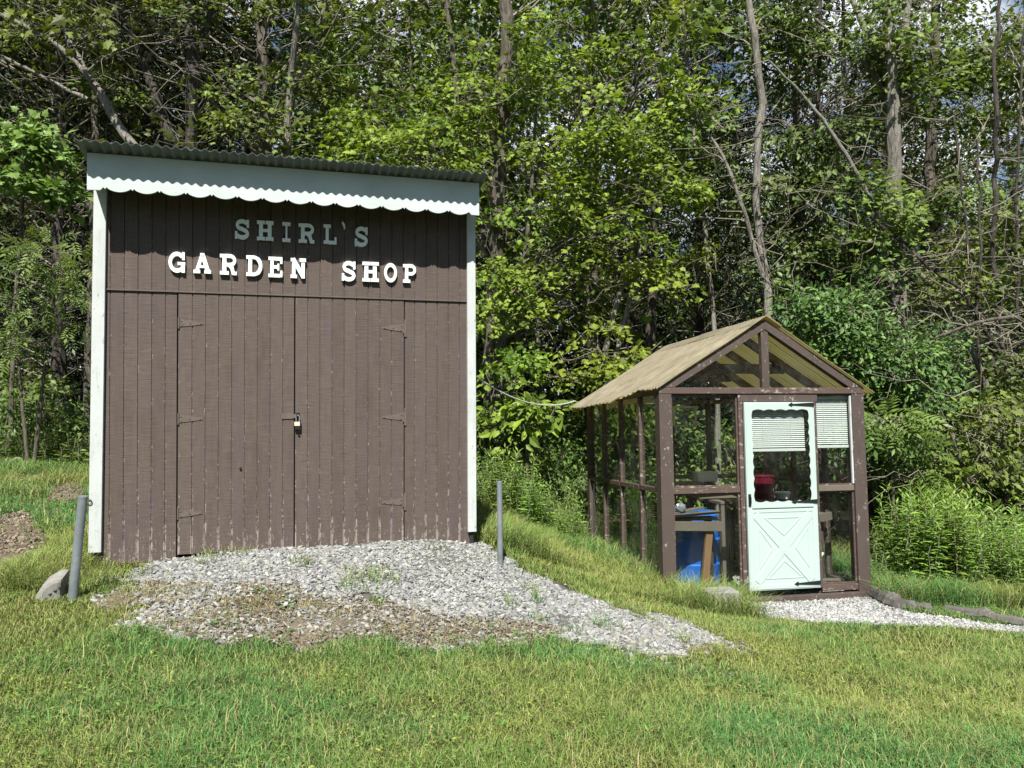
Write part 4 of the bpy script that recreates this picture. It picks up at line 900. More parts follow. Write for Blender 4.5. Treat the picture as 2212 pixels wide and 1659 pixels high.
photo_tree('thin_tree', 'very thin leaning grey trunk left of the greenhouse ridge', [[(1550, 850, 11), (1543, 700, 10), (1532, 580, 10), (1518, 440, 9), (1497, 290, 8), (1478, 60, 7), (1470, -200, 5)]], 12.8, 'bark_grey', [(1470, 20, 12.8, 1.0, .7, .6, 9), (1500, 560, 12.4, .4, .3, .3, 3)], 'lf_bright', MAPLE, .09, 20, dead=22)
photo_tree('dark_leaved_tree', 'dense dark green tree between two pale trunks above greenhouse', [[(1768, 900, 14), (1766, 650, 12), (1765, 400, 11), (1770, 150, 9), (1775, -200, 6)]], 13.0, 'bark_dark', [(1720, 120, 12.7, .95, .8, .95, 30), (1790, 330, 12.5, .9, .8, .8, 30), (1700, 440, 12.4, .8, .6, .7, 20), (1800, 520, 12.5, .8, .6, .4, 13), (1760, 590, 12.3, .9, .6, .4, 10), (1560, 400, 12.9, .6, .6, .8, 12), (1740, -140, 14.2, 1.6, .9, .8, 9)], 'lf_dark', OVATE, .115, 21, nl=55, dead=20)
photo_tree('pale_tree', 'tall pale trunk splitting into upright limbs in the right part of woods', [[(1945, 900, 38), (1940, 620, 35), (1934, 420, 33), (1931, 270, 32), (1925, 150, 20), (1915, 20, 18), (1905, -200, 14)], [(1932, 270, 17), (1945, 130, 17), (1960, 20, 15), (1985, -180, 11)], [(1922, 210, 14), (1888, 110, 13), (1845, 10, 11), (1800, -120, 8)], [(1928, 260, 12), (1890, 160, 9), (1830, 100, 7), (1760, 40, 4)]], 12.2, 'bark_grey', [(1950, 110, 11.8, 1.0, .8, .8, 16), (2060, 210, 11.9, .9, .7, .6, 14), (1880, 80, 11.9, .6, .5, .8, 9), (1900, 470, 11.4, .6, .5, .45, 12), (1940, -150, 13.6, 2.0, .9, .8, 10)], 'lf_olive', MAPLE, .095, 22, dead=36)
photo_tree('brown_tree', 'stout brown trunk standing right of the pale split tree', [[(2004, 900, 28), (2004, 640, 26), (2006, 480, 25), (2010, 330, 23), (2018, 120, 19), (2025, -200, 14)]], 14.0, 'bark_mid', [(2030, -60, 14, 1.8, 1.2, 1.2, 14), (2080, 420, 13.6, .7, .6, .5, 9)], 'lf_olive', MAPLE, .09, 23, dead=24)
photo_tree('bent_tree', 'thin pale stem leaning left across the dark green tree', [[(2150, 850, 12), (2040, 640, 11), (1985, 590, 11), (1940, 540, 11), (1895, 460, 10), (1850, 370, 9), (1800, 290, 8), (1740, 210, 6), (1660, 130, 4)], [(1960, 562, 7), (1925, 600, 6), (1938, 690, 5)]], 11.4, 'bark_grey', [(1880, 380, 11.3, .25, .2, .2, 2), (1905, 560, 11.2, .5, .3, .2, 4)], 'lf_olive', MAPLE, .085, 24, dead=26)
photo_tree('vine_tree', 'dark tangled leaning trunks with vines at the right edge of woods', [[(2205, 1000, 11), (2165, 800, 10), (2150, 600, 10), (2150, 400, 10), (2142, 200, 9), (2160, 0, 7), (2170, -200, 5)], [(2160, 760, 8), (2090, 640, 8), (2010, 580, 8), (1950, 520, 7), (1880, 470, 5)], [(2180, 900, 8), (2140, 760, 7), (2105, 620, 6), (2080, 450, 6), (2060, 250, 4)], [(2200, 700, 6), (2195, 450, 6), (2205, 200, 5), (2215, -50, 4)], [(2120, 850, 6), (2110, 680, 6), (2120, 500, 6), (2110, 300, 4)]], 10.8, 'bark_dark', [(2150, 520, 11.4, .6, .5, .8, 16), (2180, 150, 11.5, .7, .5, 1, 16), (2180, 880, 10.5, .4, .4, .8, 12), (2060, 620, 11.2, .6, .4, .4, 9)], 'lf_olive', MAPLE, .085, 25, dead=44)
photo_tree('curved_limb_tree', 'pale dead limb arching left over bushes at the right edge', [[(2320, 960, 11), (2260, 760, 10), (2212, 682, 9), (2130, 690, 8), (2060, 715, 7), (1990, 740, 5), (1930, 770, 3)]], 10.4, 'bark_mid', [], None, MAPLE, .09, 26, dead=14)
photo_tree('stump_tree', 'pale flaring trunk deep in shade behind greenhouse roof', [[(1395, 900, 34), (1402, 790, 26), (1405, 700, 20), (1412, 560, 18), (1420, 350, 16), (1430, 100, 14)]], 15.0, 'bark_mid', [(1430, 60, 15, 1.6, 1.2, 1.2, 12)], 'lf_dark', MAPLE, .1, 27, dead=6)
photo_tree('left_pole_tree', 'dim straight trunk in the shade at the left of shed', [[(190, 960, 22), (195, 700, 20), (205, 500, 18), (207, 300, 16), (205, 100, 14), (200, -100, 10)]], 14.0, 'bark_mid', [(190, -60, 14, 1.8, 1.2, .8, 16), (60, 30, 13.5, .9, .7, .5, 7)], 'lf_olive', MAPLE, .09, 28, dead=22)
# --- shrubs that stand out
photo_tree('ash_shrub', 'shrub with drooping feather leaves beside the left shed post', [[(70, 1000, 10), (90, 850, 8), (110, 700, 6), (130, 560, 4)], [(60, 1000, 8), (40, 800, 6), (40, 640, 4)]], 10.6, 'bark_mid', [(110, 545, 10.2, .45, .35, .28, 9), (60, 640, 10.2, .6, .35, .28, 12), (150, 590, 10.4, .35, .3, .2, 5), (30, 740, 10.3, .4, .35, .25, 6), (160, 690, 10.5, .35, .3, .2, 3)], 'lf_mid', PINNATE, .25, 31, cat='shrub', nl=9, srad=.34, flat=.25)
photo_tree('grape_shrub', 'broad leaved vine mound at the far left above the shed eave height', [[(20, 1000, 12), (30, 700, 9), (50, 420, 6)]], 11.2, 'bark_mid', [(30, 290, 10.9, .65, .4, .28, 9), (110, 330, 10.9, .45, .3, .18, 6), (60, 385, 10.8, .6, .4, .14, 6), (140, 410, 11, .35, .3, .12, 3)], 'lf_mid', MAPLE, .12, 32, cat='shrub', nl=40, srad=.34)
photo_tree('dim_shrub', 'small shaded shrub low down left of the shed', [[(110, 1000, 8), (100, 900, 6), (90, 820, 4)]], 11.4, 'bark_mid', [(90, 850, 11.2, .7, .5, .3, 7), (150, 900, 11.3, .4, .4, .2, 3)], 'lf_mid', MAPLE, .09, 33, cat='shrub', nl=30)
photo_tree('round_bush', 'large round dark green bush rising right of the greenhouse roof', [[(1880, 1120, 14), (1870, 900, 11), (1850, 700, 6)], [(1890, 1120, 12), (1950, 900, 9), (1990, 760, 5)], [(1880, 1120, 10), (1780, 900, 8), (1740, 720, 5)]], 10.9, 'bark_mid', [(1800, 660, 10.7, .75, .6, .42, 34), (1740, 760, 10.7, .5, .5, .5, 18), (1880, 760, 10.5, .8, .6, .45, 34), (1960, 860, 10.4, .75, .6, .4, 30), (2020, 760, 10.8, .35, .4, .35, 9), (1900, 960, 10.2, .6, .45, .3, 16), (1990, 980, 10.3, .7, .5, .35, 20)], 'lf_dark', OVATE, .085, 34, cat='bush', nl=70, srad=.30, flat=.45)
photo_tree('walnut_sapling', 'spray of long feather leaves beside the right greenhouse post', [[(1930, 1080, 7), (1925, 980, 6), (1920, 900, 4)]], 9.6, 'bark_mid', [(1920, 905, 9.5, .32, .25, .10, 6), (1960, 935, 9.5, .25, .2, .12, 4), (1950, 1010, 9.6, .3, .2, .15, 3)], 'lf_mid', PINNATE, .34, 35, cat='shrub', nl=10, srad=.25, flat=.2)
photo_tree('twiggy_bush', 'straggly half bare bush with arching twigs at the right edge', [[(2110, 1180, 6), (2080, 1000, 5), (2030, 880, 3)], [(2120, 1180, 6), (2150, 1000, 5), (2190, 860, 3)], [(2130, 1180, 6), (2200, 1020, 4), (2230, 930, 3)], [(2110, 1180, 5), (2040, 1050, 4), (1990, 960, 2)], [(2125, 1180, 5), (2110, 980, 4), (2120, 800, 2)]], 9.8, 'bark_mid', [(2120, 900, 9.9, .5, .4, .45, 14), (2170, 1020, 9.6, .35, .35, .4, 10), (2060, 1010, 9.8, .4, .3, .3, 7), (2060, 1130, 9.4, .5, .3, .2, 8)], 'lf_olive', OVATE, .10, 36, cat='bush', nl=34, srad=.3, dead=40)

# --- the rest of the woods: a few kinds of tree built once and copied
def forest_tree(seed, H, r0, leaf, tm, size, nspr, zlo, spread, bark, nl=40, srad=.6, dead=5):
    r = np.random.default_rng(seed); t = empty('forest_tree', (0, 0, 0), 'tree', 'tree'); tk = Veg(); n = 14
    z = np.linspace(-.3, H, n); P = np.stack([np.cumsum(r.normal(0, .05 * H / n, n)), np.cumsum(r.normal(0, .05 * H / n, n)), z], 1); rad = r0 * (1 - .85 * np.linspace(0, 1, n)) ; rad[0] *= 1.4
    tk.tube(P, rad, 9, 0); vg = Veg()
    for k in range(nspr):
        zz = zlo + (H * 1.02 - zlo) * r.random() ** .85; u = (zz - zlo) / (H - zlo); a = r.random() * 2 * math.pi
        rr = spread * (.25 + 1.1 * math.sin(math.pi * min(1, .2 + .78 * u))) * math.sqrt(r.random())
        q_ = np.array([np.interp(zz - .35 * rr, z, P[:, i]) for i in range(3)]); c = np.array([q_[0] + rr * math.cos(a), q_[1] + rr * math.sin(a), zz])
        pth = bend(q_, c, r, 6, .04, .08); vg.tube(pth, np.linspace(min(.03, .007 + .006 * rr), .004, 6), 4, 1)
        spray(vg, c, srad * (.7 + .7 * r.random()), c - q_ + np.array((0, 0, .2)), int(nl * (.6 + .8 * r.random())), tm, size, r, .25, 2)
    for k in range(dead):
        j = r.integers(2, n - 3); a = r.random() * 6.28; L = .5 + 1.6 * r.random(); d = np.array((math.cos(a), math.sin(a), r.normal() * .3))
        pth = bend(P[j], P[j] + d * L, r, 6, .06, -.06); vg.tube(pth, np.linspace(.014, .003, 6), 4, 1)
    tk.build('trunk', M[bark], t); vg.build('crown', [M[leaf], M['twig']], t); return t
def clone(src, loc, rz, sc_, label, group, cat=None):
    c = src.copy(); col.objects.link(c); c.location = loc; c.rotation_euler = (0, 0, rz); c.scale = (sc_,) * 3
    for ch in src.children:
        d = ch.copy(); col.objects.link(d); d.parent = c
    prop(c, label, cat or src['category'], group); return c
kinds = [(forest_tree(101, 13, .15, 'lf_deep', MAPLE, .13, 150, 3.0, 2.6, 'bark_mid'), 'tall maple with brown grey trunk standing deeper in the woods'),
         (forest_tree(102, 15, .19, 'lf_deep', MAPLE, .13, 170, 4.5, 3.0, 'bark_dark'), 'tall broad tree with dark trunk standing deeper in the woods'),
         (forest_tree(103, 11, .10, 'lf_dark', OVATE, .13, 120, 1.6, 2.0, 'bark_mid'), 'dark leaved slender tree standing deeper in the woods'),
         (forest_tree(104, 12, .11, 'lf_bright', MAPLE, .12, 110, 3.5, 2.2, 'bark_grey'), 'pale barked bright leaved tree standing deeper in the woods'),
         (forest_tree(106, 14, .14, 'lf_shade', LANCE, .15, 240, .8, 2.3, 'bark_dark', nl=90, srad=.7), 'tree with dense low boughs and leaves coloured shade-dark deeper in the woods'),  # leaf colour darkened to pass for shade at the left of the woods
         (forest_tree(105, 9, .06, 'lf_mid', MAPLE, .12, 80, .8, 1.5, 'bark_mid', dead=16), 'thin young understory tree standing deeper in the woods')]
r = np.random.default_rng(5); placed = []; used = [False] * len(kinds)
def try_place(x, y, k, s, gap):
    if any((x - a) ** 2 + (y - c) ** 2 < gap * gap for a, c in placed): return
    placed.append((x, y)); s *= .82 if (CX + F * x / y > 1350 and y > 16.5) else 1.0; src, lb = kinds[k]; loc = (x, y, gz1(x, y)); rz = r.random() * 6.28
    if not used[k]:
        used[k] = True; src.location = loc; src.rotation_euler = (0, 0, rz); src.scale = (s,) * 3; prop(src, lb, 'tree', 'trees of the woods behind')
    else: clone(src, loc, rz, s, lb, 'trees of the woods behind')
for y0, y1, n, gap in ((14.2, 17.5, 70, 1.7), (17.5, 24, 90, 2.1), (24, 34, 60, 3.2)):
    for i in range(n):
        y = y0 + (y1 - y0) * r.random(); x = (r.random() * 2 - 1) * (.74 * y + 3); pxx = CX + F * x / y
        # the sky shows through on the right; the left stays thick
        if pxx > 1380 and r.random() < (.35 if y > 17 else .35): continue
        k = r.choice(6, p=[.22, .2, .04, .06, .46, .02] if pxx < 420 else ([.3, .26, .14, .1, 0, .2] if pxx < 1000 else [.2, .12, .26, .2, .02, .2])); try_place(x, y, k, .85 + .4 * r.random(), gap)

# --- undergrowth shrubs along the foot of the woods
def shrub(seed, H, W, leaf, tm, size, nspr, nl, srad=.28, ncane=6):
    r = np.random.default_rng(seed); t = empty('shrub', (0, 0, 0), 'shrub', 'shrub'); vg = Veg(); st = Veg()
    for k in range(ncane):
        a = r.random() * 6.28; P = bend((0, 0, -.1), (W * .6 * math.cos(a), W * .6 * math.sin(a), H * (.6 + .4 * r.random())), r, 7, .05, .05); st.tube(P, np.linspace(.014, .004, 7), 5, 0)
    for k in range(nspr):
        g = r.standard_normal(3); g = g / np.linalg.norm(g) * r.random() ** .4; c = np.array((0, 0, H * .55)) + g * np.array((W, W, H * .48))
        spray(vg, c, srad * (.7 + .6 * r.random()), g + np.array((0, 0, .3)), int(nl * (.6 + .8 * r.random())), tm, size, r, .35, 2)
    st.build('stems', M['twig'], t); vg.build('foliage', [M[leaf], M['twig']], t); return t
skinds = [(shrub(201, 1.5, .8, 'lf_mid', OVATE, .10, 34, 34), 'mid green leafy shrub at the foot of the woods'), (shrub(202, 2.2, .9, 'lf_deep', MAPLE, .10, 40, 32), 'taller dull green shrub at the foot of the woods'),
          (shrub(203, 1.1, .7, 'lf_dark', OVATE, .08, 30, 42), 'low dark green shrub at the foot of the woods'), (shrub(204, 1.8, .7, 'lf_bright', MAPLE, .10, 22, 26), 'loose bright green shrub at the foot of the woods')]
su = [False] * 4; sp = []
def put_shrub(k, x, y, s):
    src, lb = skinds[k]; loc = (x, y, gz1(x, y) - .05); rz = r.random() * 6.28
    if not su[k]: su[k] = True; src.location = loc; src.rotation_euler = (0, 0, rz); src.scale = (s,) * 3; prop(src, lb, 'shrub', 'shrubs at the foot of the woods')
    else: clone(src, loc, rz, s, lb, 'shrubs at the foot of the woods')
r = np.random.default_rng(77)
for px_, Y_, k, s in ((20, 11.6, 2, 1.0), (120, 11.5, 0, .62), (180, 11.9, 2, .8), (-60, 11.8, 0, .9), (60, 12.6, 1, .7), (1060, 11.0, 2, .9), (1080, 12.4, 1, .9), (1180, 12.6, 0, .8), (1230, 11.9, 2, .9), (1330, 12.8, 0, 1.1), (1420, 13.4, 1, 1.0), (1500, 13.6, 0, 1.1), (1600, 13.2, 3, .9), (1720, 12.4, 2, 1.4), (1830, 12.0, 2, 1.3), (1960, 11.9, 2, 1.5), (2080, 11.6, 0, 1.1), (2140, 12.2, 1, 1.1), (2210, 11.2, 3, .9), (2270, 10.6, 0, 1.0), (2330, 11.6, 1, 1.0), (1130, 11.8, 3, .55)):
    put_shrub(k, (px_ - CX) / F * Y_, Y_, s); sp.append(((px_ - CX) / F * Y_, Y_))
for i in range(160):
    y = 13 + 11 * r.random() ** 1.2; x = (r.random() * 2 - 1) * (.72 * y + 2)
    if any((x - a) ** 2 + (y - c) ** 2 < 1.5 for a, c in sp): continue
    if CX + F * x / y < 380 and r.random() < .6: continue
    sp.append((x, y)); put_shrub(int(r.choice(4, p=[.2, .4, .3, .1])), x, y, .7 + .6 * r.random())

# --- tall leafy weeds
def weed(seed, H, ns_, leaf, size, W):
    r = np.random.default_rng(seed); t = empty('tall_weed', (0, 0, 0), 'weed', 'weed'); st = Veg(); vg = Veg()
    for k in range(ns_):
        a = r.random() * 6.28; q = W * math.sqrt(r.random()); b0 = np.array((q * math.cos(a), q * math.sin(a), -.05)); h = H * (.7 + .35 * r.random())
        P = bend(b0, b0 + np.array((r.normal() * .1, r.normal() * .1, h)), r, 7, .02); st.tube(P, np.linspace(.005, .002, 7), 4, 0)
        n = int(h / .022); u = np.linspace(.15, 1, n); an = np.arange(n) * 2.4 + r.random() * 6; pos = np.stack([np.interp(u, np.linspace(0, 1, 7), P[:, i]) for i in range(3)], 1)
        up = np.where(u > .9, 1.0, .25)[:, None]; xd = np.stack([np.cos(an), np.sin(an), np.zeros(n)], 1) + up * np.array((0, 0, 1.0)); nr = np.array((0, 0, 1.0)) - .5 * xd + r.standard_normal((n, 3)) * .25
        vg.leaves(LANCE, pos, xd, nr, size * (1.15 - .6 * u) * (.8 + .4 * r.random(n)), r)
    st.build('stems', M['twig'], t); vg.build('leaves', M[leaf], t); return t
wk = [(weed(301, 1.0, 9, 'lf_weed', .15, .22), 'tall bright green weed clump with narrow leaves'), (weed(302, .75, 8, 'lf_weed', .13, .22), 'shorter light green weed clump with narrow leaves'), (weed(303, .55, 10, 'lf_mid', .12, .28), 'low dark green leafy weed clump')]
wu = [False] * 3
def put_weed(k, x, y, s, where, grp):
    src, lb = wk[k]; loc = (x, y, gz1(x, y)); rz = r.random() * 6.28; lb = lb + ' ' + where
    if not wu[k]: wu[k] = True; src.location = loc; src.rotation_euler = (0, 0, rz); src.scale = (s,) * 3; prop(src, lb, 'weed', grp)
    else: clone(src, loc, rz, s, lb, grp)
for i in range(105):
    pxx = 1885 + 420 * r.random(); Y_ = 8.4 + 2.3 * r.random(); hh = .9 + .25 * r.random()
    cen = math.exp(-((pxx - 2010) / 75) ** 2); k = 0 if r.random() < cen * .9 else (1 if r.random() < .45 else 2)
    put_weed(k, (pxx - CX) / F * Y_, Y_, hh * (.75 + .3 * cen), 'right of the greenhouse', 'weeds right of the greenhouse')
for i in range(46):
    pxx = 2060 + 260 * r.random(); Y_ = 8.3 + 1.3 * r.random(); put_weed(int(r.choice(3, p=[.25, .5, .25])), (pxx - CX) / F * Y_, Y_, .75 + .3 * r.random(), 'right of the greenhouse', 'weeds right of the greenhouse')
for i in range(44):
    pxx = 1040 + 215 * r.random(); Y_ = 9.6 + 2.0 * r.random(); put_weed(int(r.choice(3, p=[.2, .4, .4])), (pxx - CX) / F * Y_, Y_, .6 + .35 * r.random(), 'between shed and greenhouse', 'weeds between shed and greenhouse')
for i in range(26):
    pxx = -60 + 250 * r.random(); Y_ = 10.9 + .8 * r.random(); put_weed(int(r.choice(3, p=[.1, .3, .6])), (pxx - CX) / F * Y_, Y_, .7 + .3 * r.random(), 'at the wood edge left of shed', 'weeds left of the shed')

# --- the far wood behind everything, one mass with the shade painted into its leaves
r = np.random.default_rng(9); vg = Veg()
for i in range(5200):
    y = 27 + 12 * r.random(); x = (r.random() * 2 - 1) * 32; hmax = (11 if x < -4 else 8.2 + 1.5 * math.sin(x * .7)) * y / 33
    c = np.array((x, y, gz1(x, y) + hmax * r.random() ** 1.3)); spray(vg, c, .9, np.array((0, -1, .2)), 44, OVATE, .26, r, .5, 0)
prop(vg.build('distant_woods', [M['lf_shade'], M['twig']]), 'mass of distant woods, leaves coloured dark for shade, behind all the trees', 'woods', kind='stuff')
vg = Veg()  # unseen leaf mass added behind the camera, darkens glass reflections and fill light
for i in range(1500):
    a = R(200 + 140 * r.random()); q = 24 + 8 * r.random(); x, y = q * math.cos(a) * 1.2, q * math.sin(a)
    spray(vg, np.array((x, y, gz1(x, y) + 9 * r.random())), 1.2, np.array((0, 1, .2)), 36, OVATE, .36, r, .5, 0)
prop(vg.build('rear_light_blocker', [M['lf_shade'], M['twig']]), 'unseen dark leaf mass added behind the camera to cut sky light and reflections', 'woods', kind='stuff')
vg = Veg(); n = 9000; y = 10.6 + 10 * r.random(n) ** 1.6; x = (r.random(n) * 2 - 1) * (.72 * y + 2); P = np.stack([x, y, gz(x, y) + .02 + .22 * r.random(n)], 1)
ok = ~((x > SH.o[0] - .1) & (x < .1) & (y < 10.7)); P = P[ok]; n = len(P); xd = r.standard_normal((n, 3)); xd[:, 2] *= .3; nr = r.standard_normal((n, 3)) * .5 + np.array((0, -.2, 1))
vg.leaves(OVATE, P, xd, nr, .07 + .08 * r.random(n), r); prop(vg.build('ground_cover', [M['lf_mid']]), 'low leafy ground cover under the trees', 'ground cover', kind='stuff')

# ------------------------------------------------------------------ gravel
def in_building(x, y, m=0.0):
    q1 = np.stack([x - SH.o[0], y - SH.o[1]], -1) @ SH.R[:2, :2]; q2 = np.stack([x - GH.o[0], y - GH.o[1]], -1) @ GH.R[:2, :2]
    return ((q1[:, 0] > -m) & (q1[:, 0] < 3.03 + m) & (q1[:, 1] > .0 - m) & (q1[:, 1] < 3.45)), ((q2[:, 0] > .0 - m) & (q2[:, 0] < 2.32 + m) & (q2[:, 1] > -.03 - m) & (q2[:, 1] < 2.62))
ICO_V = np.array([(0, 0, 1), (.894, 0, .447), (.276, .851, .447), (-.724, .526, .447), (-.724, -.526, .447), (.276, -.851, .447), (.724, .526, -.447), (-.276, .851, -.447), (-.894, 0, -.447), (-.276, -.851, -.447), (.724, -.526, -.447), (0, 0, -1)])
ICO_T = np.array([(0, 1, 2), (0, 2, 3), (0, 3, 4), (0, 4, 5), (0, 5, 1), (1, 6, 2), (2, 7, 3), (3, 8, 4), (4, 9, 5), (5, 10, 1), (2, 6, 7), (3, 7, 8), (4, 8, 9), (5, 9, 10), (1, 10, 6), (6, 11, 7), (7, 11, 8), (8, 11, 9), (9, 11, 10), (10, 11, 6)])
def stones(name, label, poly, jit, seed, n, smin, smax, flat, cols, keep=None, lift=.35):
    r = np.random.default_rng(seed); pa = np.array(poly); lo, hi = pa.min(0) - .3, pa.max(0) + .3; out = []
    x = lo[0] + (hi[0] - lo[0]) * r.random(n); y = lo[1] + (hi[1] - lo[1]) * r.random(n); ok = smooth_in(x, y, poly, jit, seed)
    if keep is not None: ok &= keep(x, y, r)
    b1, b2 = in_building(x, y); ok &= ~b1 & ~b2; x, y = x[ok], y[ok]; n = len(x)
    s = smin + (smax - smin) * r.random(n) ** 2.2; sh = np.stack([1 + .5 * r.random(n), .55 + .35 * r.random(n), flat * (.6 + .8 * r.random(n))], 1)
    V = ICO_V[None] * (1 + .28 * r.standard_normal((n, 12, 1))) * sh[:, None] * s[:, None, None] * .5
    a = r.random(n) * 6.28; tl = r.normal(0, .32, n); tb = r.normal(0, .32, n)
    def rot(V, i, j, an): c, s_ = np.cos(an)[:, None], np.sin(an)[:, None]; W_ = V.copy(); W_[..., i] = c * V[..., i] - s_ * V[..., j]; W_[..., j] = s_ * V[..., i] + c * V[..., j]; return W_
    V = rot(rot(rot(V, 0, 2, tl), 1, 2, tb), 0, 1, a) + np.stack([x, y, gz(x, y) + s * sh[:, 2] * lift + .008 * r.random(n)], 1)[:, None]
    T = ICO_T[None] + (np.arange(n) * 12)[:, None, None]; ci = np.array(cols)[r.integers(0, len(cols), n)] * (.8 + .4 * r.random((n, 1)))
    return prop(trimesh(name, V.reshape(-1, 3), T.reshape(-1, 3), M['stone'], colr=np.repeat(ci, 12, 0)), label, 'gravel', kind='stuff')
GREYS = [(.25, .253, .245), (.29, .295, .285), (.20, .205, .205), (.345, .343, .328), (.26, .257, .237), (.15, .153, .156), (.22, .218, .208)]
EARTHY = [(.19, .165, .125), (.23, .20, .155), (.16, .13, .095), (.24, .225, .19)]
stones('gravel', 'grey crushed stone spread on the slope before the shed doors', POLY_GREY, .26, 11, 150000, .006, .042, .42, GREYS)
stones('gravel', 'thin scatter of grey and brown stones over the dry earth', POLY_DRY, .30, 12, 62000, .006, .042, .5, GREYS + GREYS + EARTHY, keep=lambda x, y, r: (fbm(x * 2.3, y * 2.3, 44) > .12 + .6 * r.random(len(x))))
stones('gravel', 'stray grey chips strewn in the grass round the gravel edge', POLY_GREY, .75, 15, 30000, .007, .032, .45, GREYS, keep=lambda x, y, r: r.random(len(x)) < .22, lift=.9)
for k, p_ in enumerate(POLY_SOIL): stones('soil_clods', 'loose crumbly brown clods on the bare earth patch', p_, .16, 30 + k, 14000 if k == 0 else 3500, .006, .042, .6, [(.15, .12, .09), (.20, .165, .125), (.12, .095, .07), (.24, .20, .155)])
stones('gravel', 'clean white gravel of the path at the greenhouse door', POLY_WHITE, .05, 13, 70000, .010, .032, .7, [(.35, .35, .345), (.42, .42, .415), (.28, .28, .275), (.36, .355, .335), (.21, .21, .21)])
q_ = np.array([GH.world(x, y, 0)[:2] for x, y in ((.06, .06), (2.26, .06), (2.26, 2.5), (.06, 2.5))])
_ib = in_building
def in_building(x, y, m=0.0): b1, b2 = _ib(x, y, m); return b1, b2 & False
stones('gravel', 'pale gravel floor inside the greenhouse', [tuple(v) for v in q_], .0, 14, 16000, .012, .045, .5, [(.38, .37, .34), (.32, .31, .29), (.42, .40, .36)])
in_building = _ib

# ------------------------------------------------------------------ grass
def blades(name, label, x, y, h, wd, cols, seed, lean=.55, kind='stuff', cat='grass'):
    r = np.random.default_rng(seed); n = len(x); a = r.random(n) * 6.28; ln = lean * (.3 + r.random(n)); z = gz(x, y)
    d = np.stack([np.cos(a), np.sin(a)], 1); pa = a + 1.57 + r.normal(0, .5, n); wv = np.stack([np.cos(pa), np.sin(pa), np.zeros(n)], 1) * (wd / 2)[:, None]
    b0 = np.stack([x, y, z - .004], 1); m1 = b0 + np.concatenate([d * (h * ln * .30)[:, None], (h * .55)[:, None]], 1); tp = b0 + np.concatenate([d * (h * ln)[:, None], (h * (1.02 - .28 * ln))[:, None]], 1)
    V = np.stack([b0 - wv, b0 + wv, m1 + wv * .8, m1 - wv * .8, tp], 1).reshape(-1, 3); T = (np.array([(0, 1, 2), (0, 2, 3), (3, 2, 4)])[None] + (np.arange(n) * 5)[:, None, None]).reshape(-1, 3)
    sh = np.array([.72, .72, 1, 1, 1.1])[None, :, None]; sh = np.ones_like(sh)
    return prop(trimesh(name, V, T, M['grass'], colr=(np.repeat(cols[:, None], 5, 1) * sh).reshape(-1, 3)), label, cat, kind=kind)
def sample(n, y0, y1, seed, xr=None):
    r = np.random.default_rng(seed); y = y0 + (y1 - y0) * r.random(n); x = (r.random(n) * 2 - 1) * ((.70 * y + 2.8) if xr is None else xr); return x, y, r
XS, YS, HS, WS, CS = [], [], [], [], []
